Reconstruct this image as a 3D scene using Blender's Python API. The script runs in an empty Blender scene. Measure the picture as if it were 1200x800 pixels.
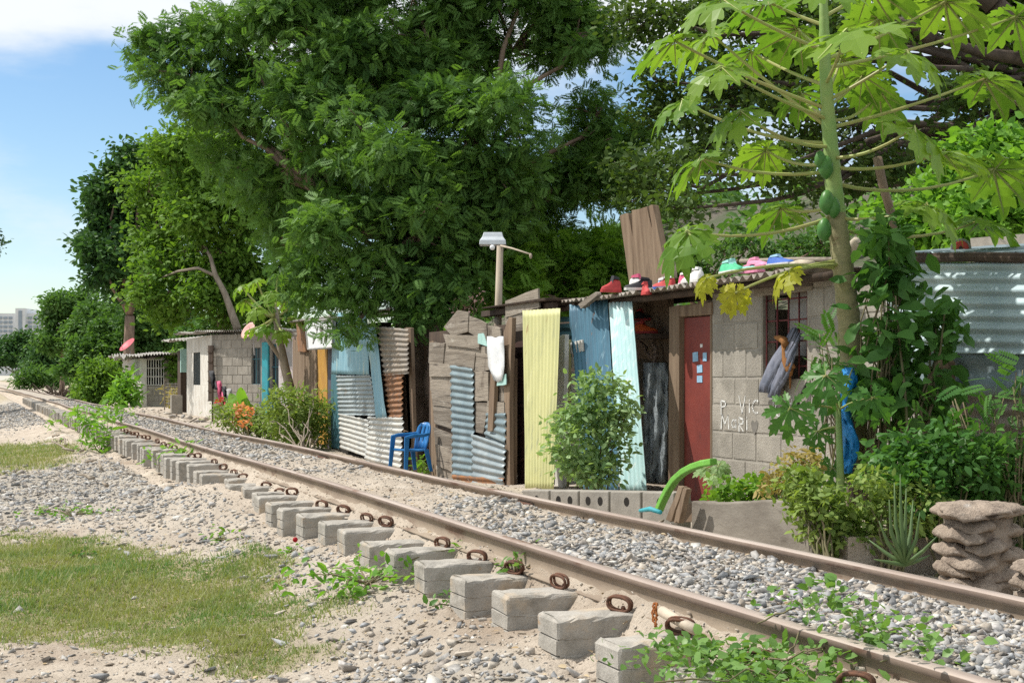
import bpy, bmesh, math, random
import numpy as np
from mathutils import Vector, Matrix, Euler

random.seed(11)
rng = np.random.default_rng(11)
R = math.radians
SC = bpy.context.scene
COL = SC.collection

# ----------------------------------------------------------------------------
# World axes: X = across the track (towards the shacks), Y = along the track, Z up, rail top = 0.
# The camera stands at X=0, Y=0, eye 0.8 m above the rails, heading TH to the right of the track.
# ----------------------------------------------------------------------------
F = 1700.0
TH = math.atan(630.0 / F)
CT, ST = math.cos(TH), math.sin(TH)
EYE = 0.80
HY = 443.0

def px(x, y, z):
    a = (x - 600) / F
    return Vector((z * (a * CT + ST), z * (CT - a * ST), EYE - (y - HY) * z / F))
def pX(x, y, X):
    a = (x - 600) / F
    return px(x, y, X / (a * CT + ST))
def pY(x, y, Y):
    a = (x - 600) / F
    return px(x, y, Y / (CT - a * ST))
def zX(x, X):
    return X / ((x - 600) / F * CT + ST)

# ------------------------------------------------------------------ noise
def _hash(i, j, seed):
    h = (i * 374761393 + j * 668265263 + seed * 974711) & 0x7fffffff
    h = ((h ^ (h >> 13)) * 1274126177) & 0x7fffffff
    return ((h ^ (h >> 16)) & 0xffff) / 65535.0
def vnoise(x, y, seed=0):
    x = np.asarray(x, float); y = np.asarray(y, float)
    i = np.floor(x).astype(np.int64); j = np.floor(y).astype(np.int64)
    u = x - i; v = y - j
    u = u * u * (3 - 2 * u); v = v * v * (3 - 2 * v)
    return (_hash(i, j, seed) * (1 - u) + _hash(i + 1, j, seed) * u) * (1 - v) + (_hash(i, j + 1, seed) * (1 - u) + _hash(i + 1, j + 1, seed) * u) * v
def fbm(x, y, seed=0, octs=4):
    t = 0; a = .5
    for o in range(octs):
        t = t + a * (vnoise(np.asarray(x) * 2 ** o, np.asarray(y) * 2 ** o, seed + o) - .5); a *= .5
    return t * 2
def sstep(a, b, x):
    t = np.clip((np.asarray(x, float) - a) / (b - a), 0, 1)
    return t * t * (3 - 2 * t)

# ------------------------------------------------------------------ materials
def srgb(r, g, b):
    f = lambda c: ((c / 255 + .055) / 1.055) ** 2.4 if c / 255 > .04045 else c / 255 / 12.92
    return (f(r), f(g), f(b), 1)
def col(c):
    return tuple(c) if len(c) == 4 else tuple(c) + (1,)

def pmat(name, base, var=None, scale=4., rough=.85, metal=0., bump=.3, bscale=40., bdist=.01, stretch=(1, 1, 1),
         stains=(), tint=0, transl=0., spec=.3, contrast=(.3, .7), fine=0., tcol=None):
    m = bpy.data.materials.new(name); m.use_nodes = True
    nt = m.node_tree; N = nt.nodes; L = nt.links
    b = N['Principled BSDF']; out = N['Material Output']
    geo = N.new('ShaderNodeNewGeometry')
    mp = N.new('ShaderNodeMapping'); mp.inputs['Scale'].default_value = stretch
    L.new(geo.outputs['Position'], mp.inputs['Vector'])
    def noise(sc, det=6, ro=.6, src=mp):
        n = N.new('ShaderNodeTexNoise'); n.inputs['Scale'].default_value = sc
        n.inputs['Detail'].default_value = det; n.inputs['Roughness'].default_value = ro
        L.new(src.outputs['Vector'], n.inputs['Vector']); return n
    def mix(fac, a, c, mode='MIX'):
        x = N.new('ShaderNodeMix'); x.data_type = 'RGBA'; x.blend_type = mode
        for sock, v in ((x.inputs[0], fac), (x.inputs[6], a), (x.inputs[7], c)):
            if hasattr(v, 'is_linked'): L.new(v, sock)
            else: sock.default_value = v
        return x.outputs[2]
    def mr(v, lo, hi, a=0., c=1.):
        x = N.new('ShaderNodeMapRange'); x.interpolation_type = 'SMOOTHSTEP'
        L.new(v, x.inputs[0]); x.inputs[1].default_value = lo; x.inputs[2].default_value = hi
        x.inputs[3].default_value = a; x.inputs[4].default_value = c
        return x.outputs[0]
    c = col(base)
    if var is not None:
        c = mix(mr(noise(scale).outputs[0], contrast[0], contrast[1]), c, col(var))
    if tint:
        at = N.new('ShaderNodeAttribute'); at.attribute_name = 'tint'
        c = mix(mr(at.outputs['Fac'], 0, 1, 0, tint), c, col(tcol if tcol else var))
    if fine:
        c = mix(fine, c, mr_col(N, L, noise(bscale * 1.7, 3, .8)), 'MULTIPLY')
    for (sc, ssc, lo, hi, st) in stains:
        mq = N.new('ShaderNodeMapping'); mq.inputs['Scale'].default_value = st
        mq.inputs['Location'].default_value = (ssc, sc[0] * 9, 3.3)
        L.new(geo.outputs['Position'], mq.inputs['Vector'])
        c = mix(mr(noise(ssc, 8, .65, mq).outputs[0], lo, hi), c, col(sc))
    if hasattr(c, 'is_linked'): L.new(c, b.inputs['Base Color'])
    else: b.inputs['Base Color'].default_value = c
    b.inputs['Roughness'].default_value = rough
    b.inputs['Metallic'].default_value = metal
    b.inputs['Specular IOR Level'].default_value = spec
    if bump:
        bp = N.new('ShaderNodeBump'); bp.inputs['Strength'].default_value = bump; bp.inputs['Distance'].default_value = bdist
        L.new(noise(bscale, 8, .65).outputs[0], bp.inputs['Height']); L.new(bp.outputs[0], b.inputs['Normal'])
    if transl:
        tr = N.new('ShaderNodeBsdfTranslucent')
        if hasattr(c, 'is_linked'):
            k = N.new('ShaderNodeMix'); k.data_type = 'RGBA'; k.blend_type = 'MULTIPLY'; k.inputs[0].default_value = 1
            L.new(c, k.inputs[6]); k.inputs[7].default_value = (1.3, 1.35, .5, 1); L.new(k.outputs[2], tr.inputs[0])
        else: tr.inputs[0].default_value = (c[0] * 1.5, c[1] * 1.35, c[2] * .5, 1)
        ms = N.new('ShaderNodeMixShader'); ms.inputs[0].default_value = transl
        L.new(b.outputs[0], ms.inputs[1]); L.new(tr.outputs[0], ms.inputs[2]); L.new(ms.outputs[0], out.inputs['Surface'])
    return m
def mr_col(N, L, n):
    x = N.new('ShaderNodeValToRGB'); x.color_ramp.elements[0].position = .3; x.color_ramp.elements[1].position = .65
    x.color_ramp.elements[0].color = (.45, .45, .45, 1); x.color_ramp.elements[1].color = (1, 1, 1, 1)
    L.new(n.outputs[0], x.inputs[0]); return x.outputs[0]

def stonemat(name, cols):
    m = pmat(name, cols[0], cols[1], 14, .93, bump=.5, bscale=110, bdist=.004)
    nt = m.node_tree; N = nt.nodes; L = nt.links; b = N['Principled BSDF']
    at = N.new('ShaderNodeAttribute'); at.attribute_name = 'tint'
    r = N.new('ShaderNodeValToRGB'); r.color_ramp.interpolation = 'CONSTANT'
    while len(r.color_ramp.elements) < len(cols): r.color_ramp.elements.new(.5)
    for i, c in enumerate(cols): r.color_ramp.elements[i].position = i / len(cols); r.color_ramp.elements[i].color = col(c)
    L.new(at.outputs['Fac'], r.inputs[0])
    geo = N.new('ShaderNodeNewGeometry'); nz = N.new('ShaderNodeTexNoise'); nz.inputs['Scale'].default_value = 60; nz.inputs['Detail'].default_value = 5
    L.new(geo.outputs['Position'], nz.inputs['Vector'])
    q = N.new('ShaderNodeMapRange'); L.new(nz.outputs[0], q.inputs[0]); q.inputs[1].default_value = .3; q.inputs[2].default_value = .7; q.inputs[3].default_value = .72; q.inputs[4].default_value = 1.15
    x = N.new('ShaderNodeMix'); x.data_type = 'RGBA'; x.blend_type = 'MULTIPLY'; x.inputs[0].default_value = 1
    L.new(r.outputs[0], x.inputs[6]); L.new(q.outputs[0], x.inputs[7]); L.new(x.outputs[2], b.inputs['Base Color'])
    return m
MT = {}
def defmats():
    M = MT
    dirt = srgb(112, 100, 84)
    M['concrete'] = pmat('concrete', (.44, .41, .365), (.31, .29, .255), 7, .9, bump=.8, bscale=70, bdist=.006, fine=.5,
                         stains=[((.42, .34, .25), 3.5, .52, .7, (1, 1, 1)), ((.19, .175, .15), 5, .54, .72, (1, 1, 1)), ((.33, .22, .13), 6, .62, .74, (1, 1, 1))])
    M['block'] = pmat('block', (.43, .395, .34), (.30, .275, .235), 3.5, .95, bump=1, bscale=55, bdist=.01, fine=.6, tint=.5, tcol=(.33, .305, .265), contrast=(.35, .62),
                      stains=[((.19, .17, .145), 1.6, .55, .75, (1, 1, .4))])
    M['mortar'] = pmat('mortar', (.33, .305, .265), (.24, .22, .19), 8, .95, bump=.6, bscale=60, bdist=.006)
    M['rail_top'] = pmat('rail_steel', (.42, .355, .31), (.29, .225, .19), 6, .55, .15, bump=.25, bscale=60, bdist=.003, stretch=(1, .12, 1),
                         stains=[((.16, .085, .05), 5, .55, .7, (1, .3, 1)), ((.40, .33, .25), 9, .6, .75, (1, .4, 1))])
    M['rail_web'] = pmat('dusty_rail_web', (.24, .185, .14), (.33, .265, .20), 5, .85, 0, bump=.4, bscale=60, bdist=.004, stretch=(1, .3, 1), fine=.3,
                         stains=[((.13, .075, .05), 5, .56, .7, (1, .3, 1))])
    M['rail_side'] = pmat('rail_head_side', (.17, .125, .10), (.25, .19, .15), 5, .75, .1, bump=.4, bscale=60, bdist=.003, stretch=(1, .25, 1), fine=.3,
                         stains=[((.11, .06, .04), 6, .55, .68, (1, .3, 1))])
    M['rust'] = pmat('rusty_iron', (.095, .055, .04), (.16, .075, .045), 40, .8, .3, bump=.5, bscale=150, bdist=.003)
    M['rust_orange'] = pmat('rust_orange', (.33, .12, .03), (.2, .06, .02), 60, .9, .1, bump=.5, bscale=150)
    M['wood'] = pmat('grey_wood', (.27, .235, .195), (.145, .12, .095), 9, .9, bump=1., bscale=30, bdist=.012, stretch=(1, .10, 2.2), fine=.55, tint=.75, tcol=(.36, .31, .25), contrast=(.35, .62),
                     stains=[((.06, .048, .04), 7, .57, .66, (1, .10, 2.5)), ((.42, .39, .34), 4, .6, .72, (1, .3, 1)), ((.12, .095, .075), 2.2, .56, .7, (1, 1, 1))])
    M['wood_v'] = pmat('upright_wood', (.26, .19, .13), (.155, .105, .07), 7, .9, bump=.6, bscale=40, bdist=.006, stretch=(1.6, 1.6, .12), fine=.3,
                       stains=[((.07, .05, .035), 5, .6, .75, (1, 1, .3))])
    M['wood_dark'] = pmat('dark_wood', (.09, .062, .045), (.05, .036, .028), 7, .9, bump=.5, bscale=40, stretch=(1.5, 1.5, .2))
    M['wood_red'] = pmat('redbrown_boards', (.10, .045, .035), (.06, .035, .03), 5, .85, bump=.5, bscale=30, stretch=(1, 1, .3))
    M['zinc'] = pmat('galvanised_sheet', (.36, .40, .41), (.235, .28, .30), 2.2, .5, .45, bump=.15, bscale=25,
                     stains=[((.25, .17, .10), 2.6, .58, .75, (1, .4, 1)), ((.55, .57, .55), 4, .6, .8, (1, .3, 1))])
    M['zinc_sky'] = pmat('sky_toned_sheet', (.44, .53, .55), (.33, .42, .45), 2.2, .5, .2, bump=.15, bscale=25,
                     stains=[((.30, .30, .27), 3, .57, .74, (1, .3, 1)), ((.60, .64, .63), 4, .6, .8, (1, .3, 1)), ((.22, .15, .10), 7, .65, .74, (1, 1, .4))])
    M['zinc_light'] = pmat('pale_sheet', (.56, .54, .49), (.40, .41, .40), 3, .5, .3, bump=.15, bscale=25,
                           stains=[((.33, .22, .13), 3, .6, .78, (1, .4, 1))])
    M['zinc_blue'] = pmat('bluish_sheet', (.24, .31, .34), (.16, .215, .24), 2.5, .5, .35, bump=.2, bscale=25, fine=.2,
                          stains=[((.30, .34, .34), 5, .5, .75, (1, .3, 1)), ((.17, .12, .08), 3, .62, .78, (1, .5, 1))])
    M['zinc_brown'] = pmat('stained_sheet', (.30, .25, .2), (.22, .20, .18), 4, .7, .2, bump=.3, bscale=30,
                           stains=[((.40, .36, .3), 5, .55, .75, (1, 1, 1))])
    M['zinc_rust'] = pmat('rusted_sheet', (.30, .14, .06), (.2, .12, .08), 6, .8, .2, bump=.3, bscale=40,
                          stains=[((.33, .3, .26), 5, .58, .72, (1, 1, 1))])
    M['teal_sheet'] = pmat('teal_painted_sheet', (.42, .60, .60), (.33, .51, .52), 4, .5, .05, bump=.1, bscale=20, stretch=(1, 1, .2),
                           stains=[((.63, .68, .66), 6, .52, .7, (1, 3, .15)), ((.25, .38, .4), 8, .58, .72, (1, 3, .15)), ((.28, .17, .09), 6, .64, .72, (1, 2, .15)), ((.22, .30, .29), 1.7, .58, .74, (1, 1, .8))])
    M['blue_sheet'] = pmat('blue_painted_sheet', (.075, .19, .27), (.055, .13, .19), 4, .5, .05, bump=.1, bscale=20, stretch=(1, 1, .2),
                           stains=[((.30, .45, .52), 5, .57, .68, (1, 3, .15)), ((.20, .11, .06), 6, .63, .71, (1, 2, .2)), ((.035, .07, .09), 3, .56, .7, (1, 2, .3))])
    M['blue_light'] = pmat('light_blue_sheet', (.24, .42, .50), (.17, .34, .42), 4, .5, .1, bump=.15, bscale=20, stretch=(1, 1, .3),
                           stains=[((.45, .5, .42), 3, .55, .72, (1, 1, .3)), ((.12, .2, .24), 6, .62, .75, (1, 1, .3))])
    M['yellow_sheet'] = pmat('yellow_painted_sheet', (.56, .55, .27), (.46, .46, .22), 5, .55, .0, bump=.1, bscale=20, stretch=(1, 1, .2),
                             stains=[((.33, .34, .20), 6, .55, .72, (1, 3, .2)), ((.68, .67, .46), 6, .6, .78, (1, 3, .2)), ((.30, .20, .10), 7, .63, .72, (1, 2, .12)), ((.25, .22, .14), 1.6, .58, .75, (1, 1, .8))])
    M['roof_sheet'] = pmat('old_roof_sheet', (.36, .34, .31), (.22, .21, .19), 3, .7, .2, bump=.3, bscale=30, stains=[((.2, .13, .08), 3, .6, .75, (1, 1, 1))])
    M['roof_edge'] = pmat('brown_roof_sheet', (.17, .13, .10), (.3, .28, .25), 5, .7, .2, bump=.3, bscale=30)
    M['door_red'] = pmat('oxblood_paint', (.215, .042, .030), (.16, .033, .026), 4, .6, bump=.15, bscale=20, stains=[((.09, .03, .025), 4, .62, .75, (1, 1, .4)), ((.25, .1, .08), 14, .68, .74, (1, 1, 1))])
    M['bar_red'] = pmat('red_bar', (.20, .045, .05), (.12, .04, .04), 20, .6, .2, bump=.3, bscale=80)
    M['white_paint'] = pmat('white_paint', (.66, .65, .62), (.52, .5, .46), 4, .7, bump=.2, bscale=40, stains=[((.36, .31, .25), 4, .6, .75, (1, 1, .4))])
    M['white_wall'] = pmat('whitewash', (.62, .60, .55), (.48, .45, .40), 2.5, .9, bump=.3, bscale=30, stains=[((.36, .30, .24), 2.5, .55, .72, (1, 1, .4))])
    M['pink_wall'] = pmat('faded_pink_wall', (.52, .45, .43), (.62, .58, .56), 3, .9, bump=.3, bscale=30, stains=[((.33, .24, .2), 3, .6, .72, (1, 1, .4))])
    M['ochre'] = pmat('ochre_paint', (.44, .235, .035), (.36, .18, .03), 4, .6, bump=.2, bscale=30)
    M['teal_paint'] = pmat('teal_paint', (.04, .36, .42), (.06, .28, .33), 6, .6, bump=.2, bscale=40)
    M['dark_teal'] = pmat('dark_teal_paint', (.045, .12, .15), (.06, .16, .19), 5, .7, bump=.2, bscale=40)
    M['purple'] = pmat('dark_violet_paint', (.06, .055, .085), (.09, .08, .10), 5, .7, bump=.2, bscale=40)
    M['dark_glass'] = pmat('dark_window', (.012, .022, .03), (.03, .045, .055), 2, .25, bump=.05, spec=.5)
    M['dark'] = pmat('black_and_interior_shade', (.02, .018, .016), (.03, .026, .022), 3, .95, bump=.2)  # hose black; on walls and block discs, interior shade put into the colour
    M['board_grey'] = pmat('grey_board', (.34, .33, .32), (.26, .25, .24), 4, .8, bump=.2, bscale=30)
    M['blue_plastic'] = pmat('blue_plastic', (.012, .13, .36), (.015, .155, .40), 6, .4, bump=.03, bscale=30, spec=.45)
    M['blue_tarp'] = pmat('blue_tarp', (.01, .20, .56), (.02, .27, .66), 10, .45, bump=.7, bscale=9, bdist=.04)
    M['white_plastic'] = pmat('white_plastic', (.74, .75, .76), (.62, .64, .66), 5, .5, bump=.3, bscale=10, bdist=.02)
    M['mint'] = pmat('mint_cloth', (.36, .56, .52), (.3, .48, .45), 8, .8, bump=.3)
    M['green_tyre'] = pmat('green_paint', (.16, .42, .06), (.13, .34, .05), 8, .6, bump=.3, bscale=40, stains=[((.28, .45, .2), 8, .6, .72, (1, 1, 1))])
    M['denim'] = pmat('denim', (.12, .135, .18), (.19, .20, .25), 8, .95, bump=.5, bscale=120)
    M['fox'] = pmat('brown_plush', (.33, .15, .045), (.22, .1, .04), 14, .95, bump=.8, bscale=120)
    M['tarp_grey'] = pmat('grey_tarp', (.30, .34, .36), (.17, .195, .21), 5, .5, bump=1, bscale=6, bdist=.05)
    M['lamp_white'] = pmat('lamp_shell', (.62, .66, .70), (.5, .54, .58), 8, .5, bump=.1)
    M['pole_wood'] = pmat('pale_pole', (.42, .36, .28), (.32, .26, .2), 10, .8, bump=.4, bscale=40, stretch=(1, 1, .2))
    M['stone_slab'] = pmat('shelf_stone', (.42, .34, .27), (.26, .205, .16), 14, .92, bump=1., bscale=55, bdist=.02, stretch=(1, 1, 1), fine=.3,
                           stains=[((.16, .12, .10), 9, .58, .72, (1, 1, 1)), ((.5, .45, .40), 7, .6, .75, (1, 1, 1))])
    M['resin'] = pmat('dark_red_stain', (.05, .012, .012), (.07, .02, .02), 30, .7, bump=.2)
    M['plaster'] = pmat('planter_wall', (.25, .225, .19), (.155, .135, .112), 5, .95, bump=.6, bscale=30, bdist=.01, stretch=(1, .4, 1), stains=[((.09, .075, .06), 4, .6, .75, (1, .3, 1))])
    M['pipe'] = pmat('bone_pipe', (.56, .48, .38), (.45, .37, .29), 8, .6, bump=.2)
    M['red_dish'] = pmat('faded_red_dish', (.55, .10, .12), (.47, .07, .1), 4, .5, bump=.05)
    M['pink_dish'] = pmat('pink_dish', (.62, .36, .32), (.55, .3, .27), 4, .6, bump=.05)
    M['reel_red'] = pmat('reel_red', (.62, .07, .05), (.5, .06, .05), 10, .5, bump=.1)
    M['bldg'] = pmat('far_tower_wall', (.64, .66, .68), (.57, .59, .62), .2, .9, bump=0)
    M['bldg_win'] = pmat('far_tower_window', (.22, .27, .33), (.3, .35, .4), .3, .4, bump=0)
    # vegetation
    leaf = lambda n, a, b_, t=.35, r=.58: pmat(n, a, b_, 1.2, r, 0, bump=0, tint=1., tcol=b_, transl=t, spec=.2)
    M['leaf_big'] = leaf('tamarind_leaf', (.04, .108, .028), (.135, .255, .06), .36)
    M['leaf_left'] = leaf('yellowgreen_leaf', (.06, .15, .026), (.16, .28, .045), .38)
    M['leaf_far'] = leaf('far_leaf', (.03, .085, .03), (.065, .145, .045), .3)
    M['leaf_row'] = leaf('roadside_leaf', (.045, .12, .032), (.11, .215, .055), .35)
    M['leaf_dark'] = leaf('dark_leaf', (.035, .08, .02), (.09, .145, .035), .34)
    M['leaf_mid'] = leaf('bush_leaf', (.075, .19, .022), (.19, .34, .05), .42)
    M['leaf_bright'] = leaf('fresh_leaf', (.09, .23, .03), (.20, .38, .06), .42)
    M['leaf_papaya'] = leaf('papaya_leaf', (.085, .20, .026), (.19, .31, .045), .45, .4)
    M['leaf_papaya_old'] = leaf('papaya_old_leaf', (.38, .40, .04), (.46, .42, .06), .5, .45)
    M['leaf_young'] = leaf('young_papaya_leaf', (.04, .14, .028), (.09, .215, .045), .35, .4)
    M['leaf_shrub'] = leaf('shrub_leaf', (.035, .115, .025), (.095, .215, .05), .33, .4)
    M['leaf_basil'] = leaf('pale_shrub_leaf', (.13, .25, .085), (.30, .42, .20), .33)
    M['leaf_flower'] = leaf('flower_bush_leaf', (.10, .19, .04), (.25, .33, .09), .35)
    M['leaf_dry'] = leaf('dry_leaf', (.22, .22, .07), (.38, .30, .11), .3)
    M['leaf_vine'] = leaf('vine_leaf', (.05, .145, .03), (.17, .30, .08), .35, .4)
    M['cactus'] = pmat('aloe_green', (.07, .125, .045), (.11, .17, .06), 12, .5, bump=.1)
    M['bark'] = pmat('bark', (.29, .21, .16), (.17, .12, .09), 8, .95, bump=1, bscale=20, bdist=.02, stretch=(1, 1, .25))
    M['bark_dark'] = pmat('dark_bark', (.12, .092, .072), (.07, .055, .045), 8, .95, bump=1, bscale=20, bdist=.02, stretch=(1, 1, .4))
    M['bark_pale'] = pmat('pale_bark', (.33, .28, .22), (.22, .18, .14), 8, .95, bump=.8, bscale=20, bdist=.02, stretch=(1, 1, .25))
    M['papaya_trunk'] = pmat('papaya_trunk', (.30, .27, .15), (.22, .21, .11), 9, .8, bump=.6, bscale=25, bdist=.01, stretch=(1, 1, 2.2), stains=[((.18, .13, .08), 8, .6, .72, (1, 1, 3))])
    M['papaya_stem'] = pmat('papaya_green_stem', (.20, .33, .10), (.26, .35, .12), 8, .5, bump=.1)
    M['petiole'] = pmat('petiole', (.30, .36, .11), (.33, .31, .12), 5, .5, bump=.05)
    M['fruit'] = pmat('papaya_fruit', (.05, .16, .035), (.08, .2, .05), 9, .4, bump=.05)
    M['stem'] = pmat('stem', (.13, .13, .06), (.17, .13, .08), 9, .8, bump=.2)
    M['petal_orange'] = leaf('orange_petal', (.62, .2, .08), (.75, .36, .2), .3)
    M['petal_red'] = leaf('red_petal', (.55, .03, .04), (.4, .02, .03), .3)
    M['petal_pink'] = leaf('pink_petal', (.70, .38, .38), (.75, .5, .48), .3)
    M['grass'] = leaf('grass_blade', (.07, .19, .04), (.26, .28, .11), .3, .6)
    M['litter'] = pmat('litter_leaf', (.24, .16, .085), (.40, .30, .17), 3, .9, bump=0, tint=1., tcol=(.46, .37, .24))
    M['rockstuff'] = stonemat('gravel_stone', [(.22, .22, .22), (.37, .355, .335), (.44, .395, .335), (.31, .31, .305), (.54, .52, .48), (.40, .35, .295), (.42, .40, .38), (.34, .345, .35), (.28, .25, .22)])
    M['rocktan'] = stonemat('dusty_stone', [(.34, .28, .22), (.47, .41, .34), (.40, .35, .29), (.54, .50, .44), (.30, .28, .26), (.45, .38, .30)])
    for n, c_ in (('white', (.72, .71, .69)), ('red', (.5, .06, .06)), ('black', (.03, .03, .035)), ('pink', (.75, .27, .42)), ('green', (.08, .48, .26)), ('teal', (.3, .62, .58)),
                  ('blue', (.05, .13, .45)), ('lightblue', (.3, .5, .68)), ('orange', (.7, .13, .03)), ('beige', (.5, .43, .33)), ('magenta', (.6, .1, .2))):
        M['c_' + n] = pmat('cloth_' + n, c_, tuple(v * .75 for v in c_), 25, .7, bump=.2, bscale=90, bdist=.003)
    M['paint_white'] = pmat('chalk_white', (.78, .78, .76), (.58, .57, .54), 18, .95, bump=.2, bscale=60, contrast=(.4, .6))
    m = M['paint_white']; nt = m.node_tree; nn = nt.nodes.new('ShaderNodeTexNoise'); nn.inputs['Scale'].default_value = 28; nn.inputs['Detail'].default_value = 6
    gg = nt.nodes.new('ShaderNodeNewGeometry'); nt.links.new(gg.outputs['Position'], nn.inputs['Vector'])
    rr = nt.nodes.new('ShaderNodeMapRange'); nt.links.new(nn.outputs[0], rr.inputs[0]); rr.inputs[1].default_value = .40; rr.inputs[2].default_value = .58; rr.inputs[3].default_value = .75; rr.inputs[4].default_value = 1.0
    nt.links.new(rr.outputs[0], nt.nodes['Principled BSDF'].inputs['Alpha'])
    M['paint_grey'] = pmat('charcoal_mark', (.15, .14, .125), (.2, .185, .165), 18, .95, bump=.2, bscale=60)
defmats()

# ------------------------------------------------------------------ objects
def finish(me, name, mats, parent, smooth, base=None, bevel=0, solid=0):
    for m in (mats if isinstance(mats, (list, tuple)) else [mats]): me.materials.append(m)
    o = bpy.data.objects.new(name, me); COL.objects.link(o)
    off = None
    if parent is not None:
        o.parent = parent
        w = Vector(parent.location); q = parent.parent
        while q is not None: w += q.location; q = q.parent
        off = w
    elif base is None:
        n = len(me.vertices)
        a = np.empty(n * 3, np.float32); me.vertices.foreach_get('co', a); a = a.reshape(-1, 3)
        off = Vector(((a[:, 0].min() + a[:, 0].max()) / 2, (a[:, 1].min() + a[:, 1].max()) / 2, a[:, 2].min()))
        o.location = off
    else:
        off = Vector(base); o.location = off
    me.transform(Matrix.Translation(-off))
    if smooth: me.polygons.foreach_set('use_smooth', [True] * len(me.polygons))
    if bevel:
        b = o.modifiers.new('bevel', 'BEVEL'); b.width = bevel; b.segments = 2; b.limit_method = 'ANGLE'
    if solid:
        b = o.modifiers.new('solid', 'SOLIDIFY'); b.thickness = solid; b.offset = 0
    me.update()
    return o

def tag(o, label=None, cat=None, group=None, kind=None):
    if label: o['label'] = label
    if cat: o['category'] = cat
    if group: o['group'] = group
    if kind: o['kind'] = kind
    return o

def thing(name, label, cat, loc, group=None):
    o = bpy.data.objects.new(name, None); COL.objects.link(o); o.location = loc; o.empty_display_size = .1
    return tag(o, label, cat, group)

class MB:
    def __init__(s): s.v = []; s.f = []; s.m = []; s.t = []
    def add(s, vs, fs, mi=0, tint=None):
        n = len(s.v); s.v += [tuple(v) for v in vs]; s.f += [tuple(i + n for i in f) for f in fs]; s.m += [mi] * len(fs)
        s.t += [random.random() if tint is None else tint] * len(fs); return s
    def box(s, lo, hi, mi=0, rot=None, piv=None, jit=0):
        vs = [Vector((x, y, z)) for x in (lo[0], hi[0]) for y in (lo[1], hi[1]) for z in (lo[2], hi[2])]
        if jit: vs = [v + Vector([random.uniform(-jit, jit) for _ in range(3)]) for v in vs]
        if rot is not None:
            p = Vector(piv) if piv is not None else (Vector(lo) + Vector(hi)) / 2
            Rm = Euler(rot).to_matrix(); vs = [Rm @ (v - p) + p for v in vs]
        return s.add(vs, [(0, 1, 3, 2), (4, 6, 7, 5), (0, 4, 5, 1), (2, 3, 7, 6), (0, 2, 6, 4), (1, 5, 7, 3)], mi)
    def tube(s, pts, rad, n=8, mi=0, cap=True):
        pts = [Vector(p) for p in pts]
        if not isinstance(rad, (list, tuple)): rad = [rad] * len(pts)
        rings = []; ref = None
        for i, p in enumerate(pts):
            d = (pts[min(i + 1, len(pts) - 1)] - pts[max(i - 1, 0)]).normalized()
            if ref is None: ref = Vector((0, 0, 1)) if abs(d.z) < .9 else Vector((1, 0, 0))
            a = d.cross(ref).normalized(); b = d.cross(a).normalized(); ref = a.cross(d)
            rings.append([p + (a * math.cos(k * 2 * math.pi / n) + b * math.sin(k * 2 * math.pi / n)) * rad[i] for k in range(n)])
        vs = [v for r in rings for v in r]; fs = []
        for i in range(len(pts) - 1):
            for k in range(n):
                fs.append((i * n + k, i * n + (k + 1) % n, (i + 1) * n + (k + 1) % n, (i + 1) * n + k))
        if cap: fs.append(tuple(range(n))[::-1]); fs.append(tuple((len(pts) - 1) * n + k for k in range(n)))
        return s.add(vs, fs, mi)
    def slab(s, poly, nrm, t, mi=0, sub=4, jit=.006):
        """polygon outline (world points) with ragged edges, thickness t behind it along nrm"""
        out = []
        for i, p in enumerate(poly):
            q = poly[(i + 1) % len(poly)]
            for k in range(sub):
                r = p.lerp(q, k / sub)
                e = (q - p).normalized().cross(nrm)
                out.append(r + e * random.uniform(-jit, jit))
        n = len(out); nrm = Vector(nrm)
        vs = out + [p + nrm * t for p in out]
        fs = [tuple(range(n)), tuple(range(n, 2 * n))[::-1]] + [(i, i + n, (i + 1) % n + n, (i + 1) % n) for i in range(n)]
        return s.add(vs, fs, mi)
    def ball(s, c, r, n=8, mi=0):
        c = Vector(c); r = Vector(r) if hasattr(r, '__len__') else Vector((r, r, r)); vs = []; fs = []
        for i in range(n // 2 + 1):
            a = math.pi * i / (n // 2)
            for k in range(n):
                b = 2 * math.pi * k / n
                vs.append(c + Vector((r.x * math.sin(a) * math.cos(b), r.y * math.sin(a) * math.sin(b), r.z * math.cos(a))))
        for i in range(n // 2):
            for k in range(n): fs.append((i * n + k, (i + 1) * n + k, (i + 1) * n + (k + 1) % n, i * n + (k + 1) % n))
        return s.add(vs, fs, mi)
    def build(s, name, mats, parent=None, smooth=False, base=None, bevel=0, solid=0):
        me = bpy.data.meshes.new(name); me.from_pydata(s.v, [], s.f)
        if isinstance(mats, (list, tuple)) and len(mats) > 1: me.polygons.foreach_set('material_index', s.m)
        a = me.attributes.new('tint', 'FLOAT', 'FACE'); a.data.foreach_set('value', s.t)
        bm = bmesh.new(); bm.from_mesh(me); bmesh.ops.recalc_face_normals(bm, faces=bm.faces); bm.to_mesh(me); bm.free()
        return finish(me, name, mats, parent, smooth, base, bevel, solid)

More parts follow.
